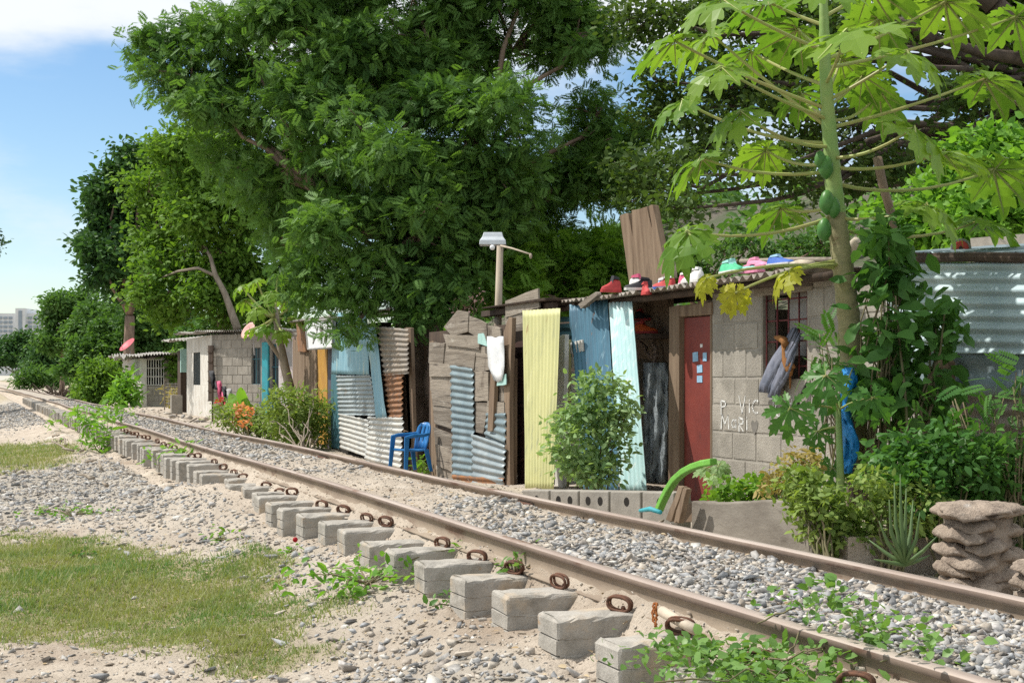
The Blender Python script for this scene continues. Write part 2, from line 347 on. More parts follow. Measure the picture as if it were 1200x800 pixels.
def npmesh(name, V, Fc, mats, parent=None, smooth=False, tint=None, base=None, midx=None):
    """V (n,3), Fc (m,k) arrays -> one mesh object"""
    me = bpy.data.meshes.new(name)
    n, (m, k) = len(V), Fc.shape
    me.vertices.add(n); me.vertices.foreach_set('co', np.ascontiguousarray(V, np.float32).ravel())
    me.loops.add(m * k); me.loops.foreach_set('vertex_index', np.ascontiguousarray(Fc, np.int32).ravel())
    me.polygons.add(m); me.polygons.foreach_set('loop_start', np.arange(0, m * k, k, dtype=np.int32))
    me.update(calc_edges=True)
    if tint is not None:
        a = me.attributes.new('tint', 'FLOAT', 'FACE'); a.data.foreach_set('value', np.ascontiguousarray(tint, np.float32))
    if midx is not None: me.polygons.foreach_set('material_index', np.ascontiguousarray(midx, np.int32))
    return finish(me, name, mats, parent, smooth, base)

def inst(V, Fc, Rm, S, P):
    """copies of a little mesh: V (k,3), Fc (f,c); Rm (n,3,3), S (n,) or (n,3), P (n,3)"""
    n = len(P); S = np.asarray(S)
    if S.ndim == 1: S = S[:, None]
    W = np.einsum('nij,nkj->nki', Rm, V[None] * S[:, None, :]) + P[:, None, :]
    FF = Fc[None] + (np.arange(n) * len(V))[:, None, None]
    return W.reshape(-1, 3), FF.reshape(-1, Fc.shape[1])

def frames(a, nrm):
    """rotation matrices whose x axis is a and z axis near nrm"""
    a = a / np.linalg.norm(a, axis=1, keepdims=True)
    b = np.cross(nrm, a); b /= np.linalg.norm(b, axis=1, keepdims=True) + 1e-9
    c = np.cross(a, b)
    return np.stack([a, b, c], axis=2)

# leaf shapes ---------------------------------------------------------------
RHOMB_V = np.array([(0, 0, 0), (.45, .24, .05), (1, 0, -.05), (.45, -.24, .05)]); RHOMB_F = np.array([(0, 3, 2, 1)])
OVATE_V = np.array([(0, 0, 0), (.28, .25, .06), (.65, .22, .04), (1, 0, -.1), (.65, -.22, .04), (.28, -.25, .06), (.3, 0, 0), (.68, 0, -.03)])
OVATE_F = np.array([(0, 6, 1, 1), (6, 7, 2, 1), (7, 3, 2, 2), (0, 5, 6, 6), (6, 5, 4, 7), (7, 4, 3, 3)])
OVATE_F = np.array([(0, 5, 6, 1), (1, 6, 7, 2), (6, 5, 4, 7), (2, 7, 4, 3)])
LANCE_V = OVATE_V * np.array([1, .55, 1])
def pinnate(n=6, w=.42, l=.26):
    V = []; Fs = []
    for i in range(n):
        x = .12 + .8 * i / (n - 1) * .95
        for sgn in (-1, 1):
            d = np.array([.55, sgn, -.12]); d /= np.linalg.norm(d); ll = w * (1 - .35 * abs(i / (n - 1) - .4))
            sd = np.array([-d[1], d[0], 0]) * l * .5 * sgn * ll * 1.6
            b = np.array([x, 0, -.12 * x * x])
            k = len(V); V += [b, b + d * ll * .5 + sd, b + d * ll, b + d * ll * .5 - sd]; Fs.append((k, k + 1, k + 2, k + 3))
    k = len(V); b = np.array([.93, 0, -.11]); V += [b, b + (.12, .06, 0), b + (.28, 0, -.05), b + (.12, -.06, 0)]; Fs.append((k, k + 1, k + 2, k + 3))
    return np.array(V), np.array(Fs)
PINN_V, PINN_F = pinnate()
FERN_V, FERN_F = pinnate(8, .3, .34)

def leafmesh(name, P, size, V, Fc, mat, parent=None, out=None, droop=.2, up=.8, svar=.35, bright=None, base=None):
    n = len(P)
    a = rng.normal(size=(n, 3)); a[:, 2] = a[:, 2] * .6 - droop
    if out is not None: a += out * .9
    nn = rng.normal(size=(n, 3)) * .55; nn[:, 2] += up
    Rm = frames(a, nn)
    S = size * (1 + svar * rng.uniform(-1, 1, n))
    W, FF = inst(V, Fc, Rm, S, P)
    t = rng.random(n) ** 1.6
    if bright is not None: t = np.clip(t * .7 + bright, 0, 1)
    return npmesh(name, W, FF, mat, parent, False, np.repeat(t, len(Fc)), base=base)

def clumps(blobs, k, rr=.36):
    out = []
    for c, r in blobs:
        for i in range(k):
            d = rng.normal(size=3); d /= np.linalg.norm(d); q = .35 + .6 * rng.random() ** .6
            s = rr * rng.uniform(.6, 1.3)
            out.append((np.asarray(c) + d * q * np.array(r), (r[0] * s * 1.15, r[1] * s * 1.15, r[2] * s * .75)))
    return out
def cloudpts(blobs, n, per, spread, shell=.5, seedshift=0):
    """twig clusters spread through blob volumes; blobs: (center, (rx,ry,rz))"""
    w = np.array([b[1][0] * b[1][2] for b in blobs]); w /= w.sum()
    idx = rng.choice(len(blobs), n, p=w)
    C = np.array([b[0] for b in blobs])[idx]; Rr = np.array([b[1] for b in blobs])[idx]
    d = rng.normal(size=(n, 3)); d /= np.linalg.norm(d, axis=1, keepdims=True)
    r = shell + (1 - shell) * rng.random(n) ** .6
    r *= 1 + .22 * (rng.random(n) - .5)
    T = C + d * r[:, None] * Rr
    k = np.repeat(np.arange(n), per)
    P = T[k] + rng.normal(size=(n * per, 3)) * spread * np.array([1, 1, .6])
    O = d[k]
    br = np.repeat(rng.random(n) * .35, per)
    return T, P, O, br

def limb(M, a, b, r0, r1, sag=.0, n=6, wob=.06, sides=7):
    a, b = Vector(a), Vector(b); L = (b - a).length; pts = []; rs = []
    for i in range(n + 1):
        t = i / n; p = a.lerp(b, t); p.z += sag * L * 4 * t * (1 - t)
        if 0 < i < n: p += Vector([random.gauss(0, wob * L * .4) for _ in range(3)])
        pts.append(p); rs.append(r0 + (r1 - r0) * t)
    M.tube(pts, rs, sides); return pts

def tree(name, label, cat, base, fork, blobs, nclus, per, size, V, Fc, leafm, barkm, r0=.2, spread=.3, shell=.5, group=None, droop=.2, twigs=120, sub=0, subr=.36):
    base = Vector(base); fork = Vector(fork)
    t = thing(name, label, cat, base, group)
    tr = MB(); limb(tr, base - Vector((0, 0, .3)), fork, r0, r0 * .7, n=6, wob=.03, sides=10)
    bl = [(np.array(b[0]), b[1]) for b in blobs]
    ends = []
    for c, rr in bl:
        p = limb(tr, fork, Vector(c), r0 * .42, r0 * .1, sag=-.03, n=7, wob=.05); ends.append(p)
    T, P, O, br = cloudpts(clumps(bl, sub, subr) if sub else bl, nclus, per, spread, shell)
    for i in rng.choice(len(T), min(twigs, len(T)), replace=False):
        c = min(bl, key=lambda b: np.linalg.norm((T[i] - b[0]) / np.array(b[1])))[0]
        limb(tr, Vector(c), Vector(T[i]), r0 * .09 + .006, .008, n=4, wob=.05, sides=5)
    tr.build('trunk', MT[barkm], t, smooth=True)
    leafmesh('crown', P, size, V, Fc, MT[leafm], t, O, droop=droop, bright=br)
    return t

def blobs_px(lst, z, flat=.85, dz=0.):
    out = []
    for e in lst:
        x, y, r = e[:3]; zz = z + (e[3] if len(e) > 3 else random.uniform(-dz, dz))
        rw = r * zz / F
        out.append((np.array(px(x, y, zz)), (rw, rw, rw * flat)))
    return out

# ------------------------------------------------------------------ terrain
PROF = np.array([(-60, -.62), (0, -.60), (.8, -.57), (1.3, -.52), (1.7, -.43), (2.0, -.32), (2.15, -.268), (2.30, -.25), (2.42, -.19), (2.49, -.13), (2.56, -.06), (3.0, -.045), (3.48, -.06), (3.6, -.08), (3.95, -.14), (4.5, -.26), (5.3, -.36), (60, -.4)])
def ground_z(X, Y):
    X = np.asarray(X, float); Y = np.asarray(Y, float)
    g = np.interp(X, PROF[:, 0], PROF[:, 1])
    back = sstep(4.1, 5.2, X)
    g = g - back * .15 * sstep(14, 18, Y) * (1 - sstep(28, 40, Y))
    left = 1 - sstep(1.9, 2.3, X)
    mid = sstep(1.75, 2.02, X) * (1 - sstep(2.2, 2.4, X))
    # the bank slumps over the sleepers in one stretch, and falls away in others
    g = g + mid * (.05 * np.exp(-((Y - 13.6) / 1.3) ** 2) - .12 * sstep(15, 17, Y) - .06 * np.exp(-((Y - 10.5) / 1.0) ** 2))
    g = g + left * .10 * np.exp(-((Y - 24) / 6) ** 2) * (1 - sstep(1.2, 1.9, X))
    sleeperzone = sstep(2.0, 2.2, X) * (1 - sstep(2.4, 2.5, X))
    g = g + sleeperzone * (-.03 + .05 * fbm(X * 3, Y * 2.1, 5) + .02 * np.exp(-((Y - 13.4) / 1.2) ** 2))
    amp = .035 + .02 * left
    g = g + amp * fbm(X * 1.3, Y * 1.1, 1) + .02 * fbm(X * 6, Y * 6, 2, 3) * (1 - .3 * back) + .016 * fbm(X * 17, Y * 17, 3, 4)
    return g
def gz(x, y): return float(ground_z(x, y))

def build_ground():
    xs = np.concatenate([np.array([-900, -400, -150, -60, -25, -12, -7, -4, -2.5, -1.5, -.9, -.5]), np.arange(-.3, 4.6, .022), np.arange(4.62, 7, .08), np.array([7.3, 8, 9, 10, 12, 15, 20, 30, 50, 90, 200, 500, 900])])
    ys = [-60, -20, -6, 0, 1.5, 2.2, 2.6]
    y = 2.9
    while y < 45: ys.append(y); y *= 1.0042
    while y < 900: ys.append(y); y *= 1.06
    ys = np.array(ys)
    X, Y = np.meshgrid(xs, ys)
    Z = ground_z(X, Y)
    nx, ny = len(xs), len(ys)
    V = np.stack([X, Y, Z], -1).reshape(-1, 3)
    i = np.arange(nx - 1)[None] + (np.arange(ny - 1) * nx)[:, None]
    Fc = np.stack([i, i + 1, i + nx + 1, i + nx], -1).reshape(-1, 4)
    o = npmesh('ground', V, Fc, MT['ground'], smooth=True, base=(0, 0, 0))
    me = o.data
    gmask = grass_mask(X, Y).ravel()
    a = me.attributes.new('grassy', 'FLOAT', 'POINT'); a.data.foreach_set('value', gmask.astype(np.float32))
    gr = gravel_mask(X, Y).ravel()
    a = me.attributes.new('gravelly', 'FLOAT', 'POINT'); a.data.foreach_set('value', gr.astype(np.float32))
    tag(o, 'pale sandy ground of the rail bank and the lots beside it', None, None, 'structure')
def grass_mask(X, Y):
    n = fbm(X * 1.6, Y * 1.2, 21) * .5
    # main patch, and the hump farther off
    e1 = 1 - np.sqrt(((X - .5) / 1.5) ** 2 + ((Y - 10.2 + 1.1 * (X - .6)) / 3.3) ** 2) + n * .9
    e2 = 1 - np.sqrt(((X - .6) / 1.2) ** 2 + ((Y - 26) / 5.5) ** 2) + n * .8
    e3 = sstep(75, 95, Y) * (X < 1.9) * .6
    e4 = sstep(6.5, 9, X) * .5 * (Y > 55)
    return np.clip(np.maximum(np.maximum(np.maximum(sstep(.02, .4, e1), sstep(.02, .35, e2)), e3), e4), 0, 1)
def gravel_mask(X, Y):
    n = fbm(X * 1.4, Y * .9, 31) * .55
    track = sstep(2.5, 2.62, X) * (1 - sstep(3.44, 3.56, X))
    t = track * np.clip(.72 + n * 1.1 + .45 * (1 - sstep(5.5, 7.5, Y)) - .85 * np.exp(-((Y - 11.) / 3.4) ** 2) + .5 * np.exp(-((Y - 9.3) / .8) ** 2 - ((X - 3.3) / .25) ** 2), .08, 1)
    left = (1 - sstep(1.75, 2.05, X)) * np.clip(np.exp(-((Y - 18.) / 4.2) ** 2) * 1.15 + n * .6, 0, 1)
    left = np.maximum(left, (1 - sstep(1.9, 2.1, X)) * (1 - sstep(5.6, 7.0, Y + .5 * (X - 1))) * .85)
    far = (1 - sstep(1.8, 2.0, X)) * sstep(38, 46, Y) * .9 * (1 - sstep(75, 95, Y))
    bank = sstep(1.4, 1.7, X) * (1 - sstep(2.0, 2.15, X)) * (.35 + n * .9) * (Y < 16)
    back = sstep(3.6, 3.8, X) * (1 - sstep(5.5, 6.5, X)) * (.25 + n * .5)
    g = np.maximum(np.maximum(np.maximum(t, left), np.maximum(far, bank)), back)
    return np.clip(g, 0, 1) * (1 - .85 * grass_mask(X, Y))

def ground_mat():
    m = pmat('sandy_ground', (.53, .455, .37), (.41, .345, .275), 2.2, .97, bump=1., bscale=45, bdist=.02, fine=.4,
             stains=[((.31, .245, .185), 1.1, .52, .68, (1, .5, 1)), ((.58, .525, .45), 1.5, .58, .75, (1, .6, 1)), ((.30, .25, .205), 9, .6, .72, (1, 1, 1))])
    nt = m.node_tree; N = nt.nodes; L = nt.links; b = N['Principled BSDF']
    src = b.inputs['Base Color'].links[0].from_socket
    def attr(n):
        a = N.new('ShaderNodeAttribute'); a.attribute_name = n; return a.outputs['Fac']
    x = N.new('ShaderNodeMix'); x.data_type = 'RGBA'; L.new(attr('gravelly'), x.inputs[0]); L.new(src, x.inputs[6]); x.inputs[7].default_value = (.36, .325, .275, 1)
    y = N.new('ShaderNodeMix'); y.data_type = 'RGBA'; L.new(attr('grassy'), y.inputs[0]); L.new(x.outputs[2], y.inputs[6]); y.inputs[7].default_value = (.27, .23, .13, 1)
    L.new(y.outputs[2], b.inputs['Base Color'])
    return m
MT['ground'] = ground_mat()
build_ground()

# ------------------------------------------------------------------ stones
def stone_variants(n=16):
    out = []
    for k in range(n):
        bm = bmesh.new()
        for i in range(7 + k % 4):
            v = Vector([random.gauss(0, 1) for _ in range(3)]).normalized() * random.uniform(.55, 1.15)
            bm.verts.new((v.x * 1.1, v.y * (.6 + .05 * (k % 6)), v.z * (.36 + .06 * (k % 5))))
        r = bmesh.ops.convex_hull(bm, input=bm.verts)
        bmesh.ops.delete(bm, geom=list({e for e in r['geom_interior'] + r['geom_unused'] if isinstance(e, bmesh.types.BMVert)}), context='VERTS')
        bmesh.ops.triangulate(bm, faces=bm.faces); bm.verts.index_update()
        out.append((np.array([v.co[:] for v in bm.verts]), np.array([[v.index for v in f.verts] for f in bm.faces]))); bm.free()
    return out
SV = stone_variants()
def scatter_stones(name, label, X, Y, size, mat, lift=.12):
    Z = ground_z(X, Y)
    n = len(X); which = rng.integers(0, len(SV), n)
    Vs = []; Fs = []; Ts = []; off = 0
    for k, (V, Fc) in enumerate(SV):
        s = which == k
        if not s.any(): continue
        m = s.sum(); a = rng.uniform(0, 2 * np.pi, m)
        ax = np.stack([np.cos(a), np.sin(a), rng.normal(0, .3, m)], 1)
        nn = np.stack([rng.normal(0, .35, m), rng.normal(0, .35, m), np.ones(m)], 1)
        S = size[s][:, None] * rng.uniform(.75, 1.3, (m, 3))
        P = np.stack([X[s], Y[s], Z[s] + size[s] * lift], 1)
        W, FF = inst(V, Fc, frames(ax, nn), S, P)
        Vs.append(W); Fs.append(FF + off); off += len(W); Ts.append(np.repeat(rng.random(m), len(Fc)))
    o = npmesh(name, np.concatenate(Vs), np.concatenate(Fs), MT[mat], None, False, np.concatenate(Ts), base=(0, 0, 0))
    return tag(o, label, None, None, 'stuff')
def cand(x0, x1, y0, y1, n, falloff=True):
    X = rng.uniform(x0, x1, n)
    u = rng.random(n)
    Y = y0 * (y1 / y0) ** u if falloff else rng.uniform(y0, y1, n)
    return X, Y
# ballast between the rails
X, Y = cand(2.57, 3.5, 3.0, 60, 50000)
k = rng.random(len(X)) < gravel_mask(X, Y) ** 1.7 * np.clip(1.5 - Y / 60, .5, 1)
X, Y = X[k], Y[k]
scatter_stones('ballast_gravel', 'grey crushed stone lying between the two rails', X, Y, np.clip(rng.lognormal(math.log(.0165), .4, len(X)), .006, .05) * (1 + Y / 60), 'rockstuff')
# gravel on the left and on the bank
X, Y = cand(-.4, 2.12, 4.2, 75, 60000)
k = rng.random(len(X)) < gravel_mask(X, Y) * .85
X, Y = X[k], Y[k]
scatter_stones('loose_gravel', 'loose grey stones spread over the sandy ground left of the track', X, Y, np.clip(rng.lognormal(math.log(.016), .48, len(X)), .006, .06) * (1 + Y / 50), 'rockstuff')
# dusty pebbles everywhere
X, Y = cand(-.4, 3.55, 3.2, 30, 52000)
k = (rng.random(len(X)) < .75) & (rng.random(len(X)) > grass_mask(X, Y) * .95)
X, Y = X[k], Y[k]
scatter_stones('sandy_pebbles', 'small dusty tan pebbles and clods over the bank', X, Y, np.clip(rng.lognormal(math.log(.0075), .55, len(X)), .003, .035), 'rocktan')
X, Y = cand(3.62, 6.3, 5, 60, 5000)
k = rng.random(len(X)) < .25 + gravel_mask(X, Y)
X, Y = X[k], Y[k]
scatter_stones('yard_rubble', 'scattered stones on the strip between the far rail and the shacks', X, Y, np.clip(rng.lognormal(math.log(.016), .5, len(X)), .006, .06) * (1 + Y / 40), 'rocktan')
# grass
def grass(name, label, x0, x1, y0, y1, n, h, thin=1.):
    X, Y = cand(x0, x1, y0, y1, n)
    k = rng.random(n) < grass_mask(X, Y) * thin
    X, Y = X[k], Y[k]; m = len(X); Z = ground_z(X, Y) - .003
    a = rng.uniform(0, 2 * np.pi, m); H = h * rng.uniform(.4, 1.4, m) * (.6 + .8 * vnoise(X * 3, Y * 3, 77)); w = .0022 * (1 + Y / 14)
    tall = rng.random(m) < .035; H = np.where(tall, H * 2.4, H)
    d = np.stack([np.cos(a), np.sin(a)], 1); lean = rng.uniform(.2, 1.3, m) * H
    b0 = np.stack([X - d[:, 1] * w, Y + d[:, 0] * w, Z], 1); b1 = np.stack([X + d[:, 1] * w, Y - d[:, 0] * w, Z], 1)
    t = np.stack([X + d[:, 0] * lean, Y + d[:, 1] * lean, Z + H], 1)
    V = np.stack([b0, b1, t], 1).reshape(-1, 3); Fc = np.arange(m * 3).reshape(-1, 3)
    tint = np.clip(rng.random(m) * .6 + .75 * vnoise(X * 1.3 + 5, Y * 1.1, 88) - .2, 0, 1)
    tint = np.where(tall, .9 + .1 * rng.random(m), tint)
    o = npmesh(name, V, Fc, MT['grass'], None, False, tint, base=(0, 0, 0))
    return tag(o, label, None, None, 'stuff')
grass('grass', 'short dry green grass on the flat ground in front of the bank', -.5, 1.9, 6.2, 14.5, 130000, .030)
grass('grass', 'green and straw coloured grass on the low rise farther along the track', -.6, 2.0, 17, 40, 30000, .06)

# ------------------------------------------------------------------ rails
def rail(name, label, xc):
    ys = np.concatenate([np.arange(2.2, 40, .25), np.arange(40, 160, 2.)])
    prof = [(-.024, 0), (.024, 0), (.0285, -.005), (.029, -.026), (.009, -.036), (.008, -.112), (.055, -.127), (.055, -.135), (-.055, -.135), (-.055, -.127), (-.008, -.112), (-.009, -.036), (-.029, -.026), (-.0285, -.005)]
    n = len(prof); V = []
    for y in ys:
        dx = .012 * math.sin(y * .35 + xc) - .0004 * max(0, y - 60) ** 1.6
        dz = .01 * math.sin(y * .5 + 1 + xc * 3) - (.0 if y < 30 else 0)
        V += [(xc + dx + a, y, b + dz) for a, b in prof]
    Fc = np.array([(i * n + k, i * n + (k + 1) % n, (i + 1) * n + (k + 1) % n, (i + 1) * n + k) for i in range(len(ys) - 1) for k in range(n)])
    mi = np.array([0 if k in (0, 1, 13) else (2 if k in (2, 12) else 1) for i in range(len(ys) - 1) for k in range(n)])
    o = npmesh(name, np.array(V), Fc, [MT['rail_top'], MT['rail_web'], MT['rail_side']], midx=mi)
    return tag(o, label, 'rail', 'rails of the track')
XN, XF = 2.54, 3.54
def fishplate(rl, xc, y):
    M = MB(); M.box((xc - .040, y - .24, -.100), (xc - .012, y + .24, -.045)); fp = M.build('fishplate', MT['rust'], rl, bevel=.004)
    for q in (-.18, -.06, .06, .18):
        M = MB(); M.tube([(xc - .060, y + q, -.072), (xc - .036, y + q, -.072)], .014, 6); M.build('bolt', MT['rust'], fp)
rail('steel_rail', 'rusty brown rail nearer the camera, with spring clips along its outer foot', XN)
rf = rail('steel_rail', 'rusty brown rail nearer the shacks, beyond the strip of ballast', XF)
fishplate(rf, XF, 9.35); fishplate(rf, XF, 15.4)

# ------------------------------------------------------------------ sleepers and their clips
def sleeper_mesh(chip):
    bm = bmesh.new()
    L, W, Hh = 1.8, .225, .24
    vs = []
    secs = [0, .012, .05, .09, .13, .17, .21, .25, .30, .4, 1.2, L]
    prof = ((-W / 2, -Hh), (-W / 2 * .985, -.154), (-W / 2 * .985, -.15), (-W / 2 * .985, -.146), (-W / 2 * .975, -.089), (-W / 2 * .975, -.085), (-W / 2 * .975, -.081), (-W / 2 * .965, -.02), (-W / 2 * .94, -.006), (-W / 2 * .86, 0), (-W * .2, .001), (W * .2, .001),
            (W / 2 * .86, 0), (W / 2 * .94, -.006), (W / 2 * .965, -.02), (W / 2 * .975, -.081), (W / 2 * .975, -.085), (W / 2 * .975, -.089), (W / 2 * .985, -.146), (W / 2 * .985, -.15), (W / 2 * .985, -.154), (W / 2, -Hh))
    n = len(prof)
    for si, sx in enumerate(secs):
        k = .95 if sx == 0 else 1
        for pi, (y, z) in enumerate(prof):
            dx = 0
            if sx == 0:
                dx = random.uniform(-.003, .004) + (.016 if pi in (2, 5, 16, 19) else 0) + (.012 if pi in (9, 10, 11, 12) else 0) + (.004 if pi in (8, 13) else 0)
            j = .0035 if sx < .5 else 0
            e = -abs(random.gauss(0, .005)) if pi in (8, 9, 12, 13) and sx < .5 else 0
            if chip and pi in (8, 9) and si < 3: e -= .012
            vs.append(bm.verts.new((sx + dx, y * k + random.uniform(-j, j) - math.copysign(e, y) * 0, z + e + random.uniform(-j, j) * .5)))
    for i in range(len(secs) - 1):
        for k in range(n - 1): bm.faces.new((vs[i * n + k], vs[i * n + k + 1], vs[(i + 1) * n + k + 1], vs[(i + 1) * n + k]))
        bm.faces.new((vs[i * n + n - 1], vs[i * n], vs[(i + 1) * n], vs[(i + 1) * n + n - 1]))
    for e_, rev in ((0, True), ((len(secs) - 1) * n, False)):
        for k in range(n // 2 - 1):
            f = (vs[e_ + k], vs[e_ + k + 1], vs[e_ + n - 2 - k], vs[e_ + n - 1 - k]); bm.faces.new(f[::-1] if rev else f)
    bmesh.ops.recalc_face_normals(bm, faces=bm.faces)
    me = bpy.data.meshes.new('concrete_sleeper'); bm.to_mesh(me); bm.free()
    me.materials.append(MT['concrete']); return me
SM = [sleeper_mesh(False), sleeper_mesh(True), sleeper_mesh(False), sleeper_mesh(True), sleeper_mesh(False)]
def clip_mesh():
    M = MB()
    for off in (-.009, .009):
        pts = []
        for i in range(21):
            a = 2 * math.pi * i / 20
            pts.append((off + .004 * math.sin(a), .053 * (abs(math.cos(a)) ** .75) * math.copysign(1, math.cos(a)), .027 + .028 * (abs(math.sin(a)) ** .8) * math.copysign(1, math.sin(a))))
        M.tube(pts, .0066, 7)
    M.tube([(.0, -.02, .004), (.025, 0, .004)], .010, 7)
    o = M.build('rail_clip', MT['rust'], smooth=True, base=(0, 0, 0)); me = o.data; bpy.data.objects.remove(o); return me
CM = clip_mesh()
ORD = ['first', 'second', 'third', 'fourth', 'fifth', 'sixth', 'seventh', 'eighth', 'ninth', 'tenth', 'eleventh', 'twelfth', 'thirteenth', 'fourteenth', 'fifteenth', 'sixteenth', 'seventeenth', 'eighteenth', 'nineteenth', 'twentieth']
LOOKS = {0: 'concrete sleeper end half hidden under foreground vine leaves', 1: 'block-like sleeper end at the bottom edge of the photo beside the vine', 2: 'sleeper end with broad bright top before the rusty wire',
         }
for i in range(119):
    y = 4.2 + .578 * (i - 1)
    me = SM[i % 5]
    o = bpy.data.objects.new('concrete_sleeper', me); COL.objects.link(o)
    jx = random.uniform(-.03, .03); jz = random.uniform(-.012, .012)
    if i == 2: jz = .0; jx = 0
    if y > 12.2 and y < 14.2: jx += .10 + random.uniform(-.05, .08); jz -= .025
    if y > 15.5: jz += .015
    o.location = (2.13 + jx, y + (random.uniform(-.04, .04) if i > 0 else 0), -.145 + jz)
    o.rotation_euler = (random.uniform(-.02, .02), random.uniform(-.012, .012), random.uniform(-.03, .03))
    if i < 20:
        lab = '%s concrete sleeper up the line from the bottom of the photo' % ORD[i]
        if i in LOOKS: lab = LOOKS[i]
    elif i < 36: lab = 'weathered concrete sleeper end in the level row before the weed clump'
    else: lab = 'grey sleeper end in the tightly packed far row past the weeds'
    tag(o, lab, 'sleeper', 'concrete sleepers under the track')
    if i < 40 and i not in (8, 13, 17, 22, 25, 31):
        c = bpy.data.objects.new('rail_clip', CM); COL.objects.link(c); c.parent = o
        c.location = (XN - .105 - o.location.x + random.uniform(-.012, .012), random.uniform(-.03, .03), .0 + random.uniform(-.012, .012) - (.018 if 12 < y < 15 else 0))
        c.rotation_euler = (random.uniform(-.10, .10), random.uniform(-.35, .0), R(30) + random.uniform(-.25, .25))
# pale pipe lying by the rail foot and the rusty wire
M = MB(); M.tube([pX(776, 716, 2.43), pX(795, 727, 2.43), pX(816, 738, 2.44)], [.021, .019, .020], 10)
tag(M.build('pipe', MT['pipe'], smooth=True), 'short bone coloured pipe lying along the rail foot between two clips', 'pipe')
M = MB()
for q in range(5):
    a = pX(769 + random.uniform(-3, 3), 706, 2.36); b = pX(771 + random.uniform(-5, 5), 734, 2.33)
    limb(M, a, b, .004, .003, n=8, wob=.12, sides=5)
tag(M.build('wire', MT['rust_orange'], smooth=True), 'tangle of orange rusty wire hanging over a sleeper by the pipe', 'wire')
# a few bigger stones on the left
def rock(x, y, X0, size, label, mat='rocktan', tan=.3):
    V, Fc = SV[random.randrange(len(SV))]
    p = pX(x, y, X0); z = gz(p.x, p.y)
    S = np.array([size * random.uniform(.8, 1.2) for _ in range(3)]) * np.array([1, 1, .8])
    W, FF = inst(V, Fc, frames(rng.normal(size=(1, 3)), np.array([[.1, .2, 1.]])), S[None], np.array([[p.x, p.y, z + size * .25]]))
    o = npmesh('stone', W, FF, MT[mat], None, False, np.full(len(FF), tan))
    b = o.modifiers.new('bevel', 'BEVEL'); b.width = size * .08; b.segments = 2
    return tag(o, label, 'stone')
rock(327, 680, 1.55, .045, 'pale upright stone at the right edge of the grass patch')
rock(281, 722, 1.25, .035, 'white stone lying alone at the lower edge of the grass')
rock(545, 783, 1.9, .06, 'flat white stone at the bottom of the photo below the bank')
rock(255, 779, 1.0, .055, 'bluish grey stone in the gravel at the bottom', 'rockstuff', .8)
rock(672, 760, 2.13, .07, 'blue-grey stone wedged against a sleeper side', 'rockstuff', .7)
rock(195, 787, .8, .04, 'dark grey stone at the bottom left of the gravel', 'rockstuff', 1.)

# ============================================================================ shacks
NX = Vector((1, 0, 0))          # away from the track
def poly_px(pts, X, dz=0):      # outline on a plane across X
    return [pX(x, y, X) for x, y in pts]
def board(M, pts, X, t=.025, mi=0, sub=3, jit=.007):
    return M.slab([pX(x, y, X) for x, y in pts], NX, t, mi, sub, jit)

def corr(name, corners, mat, parent=None, ridge='h', pitch=.076, amp=.010, warp=.012, label=None, cat=None, group=None, rag=.012, solid=.003, seed=0):
    """corrugated sheet between four world corners tl,tr,br,bl; ridge 'h' runs along the top edge, 'v' down the side"""
    tl, tr, br, bl = [Vector(c) for c in corners]
    wu = ((tr - tl).length + (br - bl).length) / 2; wv = ((bl - tl).length + (br - tr).length) / 2
    if ridge == 'h': nu, nv = max(6, int(wu / .08)), max(8, int(wv / pitch * 8))
    else: nu, nv = max(8, int(wu / pitch * 8)), max(6, int(wv / .08))
    nu = min(nu, 900); nv = min(nv, 900)
    u = np.linspace(0, 1, nu + 1); v = np.linspace(0, 1, nv + 1)
    U, Vv = np.meshgrid(u, v)
    # ragged ends
    e = rag * fbm(Vv * wv * 6, Vv * 0 + seed, 41 + seed) / wu; U2 = U + e * (1 - 2 * (U < .5) * 0) * (np.abs(U - .5) > .49)
    e = rag * fbm(U * wu * 6, U * 0 + seed, 47 + seed) / wv; V2 = Vv + e * (np.abs(Vv - .5) > .49)
    A = lambda p: np.array(p)
    P = (A(tl) * ((1 - U2) * (1 - V2))[..., None] + A(tr) * (U2 * (1 - V2))[..., None] + A(br) * (U2 * V2)[..., None] + A(bl) * ((1 - U2) * V2)[..., None])
    nrm = np.array((tr - tl).cross(bl - tl).normalized())
    if nrm[0] > 0 and abs(nrm[2]) < .8: nrm = -nrm
    ph = (V2 * wv if ridge == 'h' else U2 * wu) / pitch * 2 * np.pi
    dmp = .8 + .5 * vnoise(U * wu * 2, Vv * wv * 2, 61 + seed)
    off = amp * np.sin(ph + .3 * fbm(U * wu * 1.5, Vv * wv * 1.5, 63 + seed)) * dmp + warp * 2 * fbm(U * wu * 1.1, Vv * wv * 1.1, 65 + seed, 3)
    P = P + nrm * off[..., None]
    n1 = nu + 1
    i = np.arange(nu)[None] + (np.arange(nv) * n1)[:, None]
    Fc = np.stack([i, i + n1, i + n1 + 1, i + 1], -1).reshape(-1, 4)
    o = npmesh(name, P.reshape(-1, 3), Fc, MT[mat], parent, True)
    sm = o.modifiers.new('solid', 'SOLIDIFY'); sm.thickness = solid; sm.offset = 0
    if label: tag(o, label, cat, group)
    return o
def corr_px(name, c, mat, parent=None, **k):
    return corr(name, [pX(x, y, X) for x, y, X in c], mat, parent, **k)

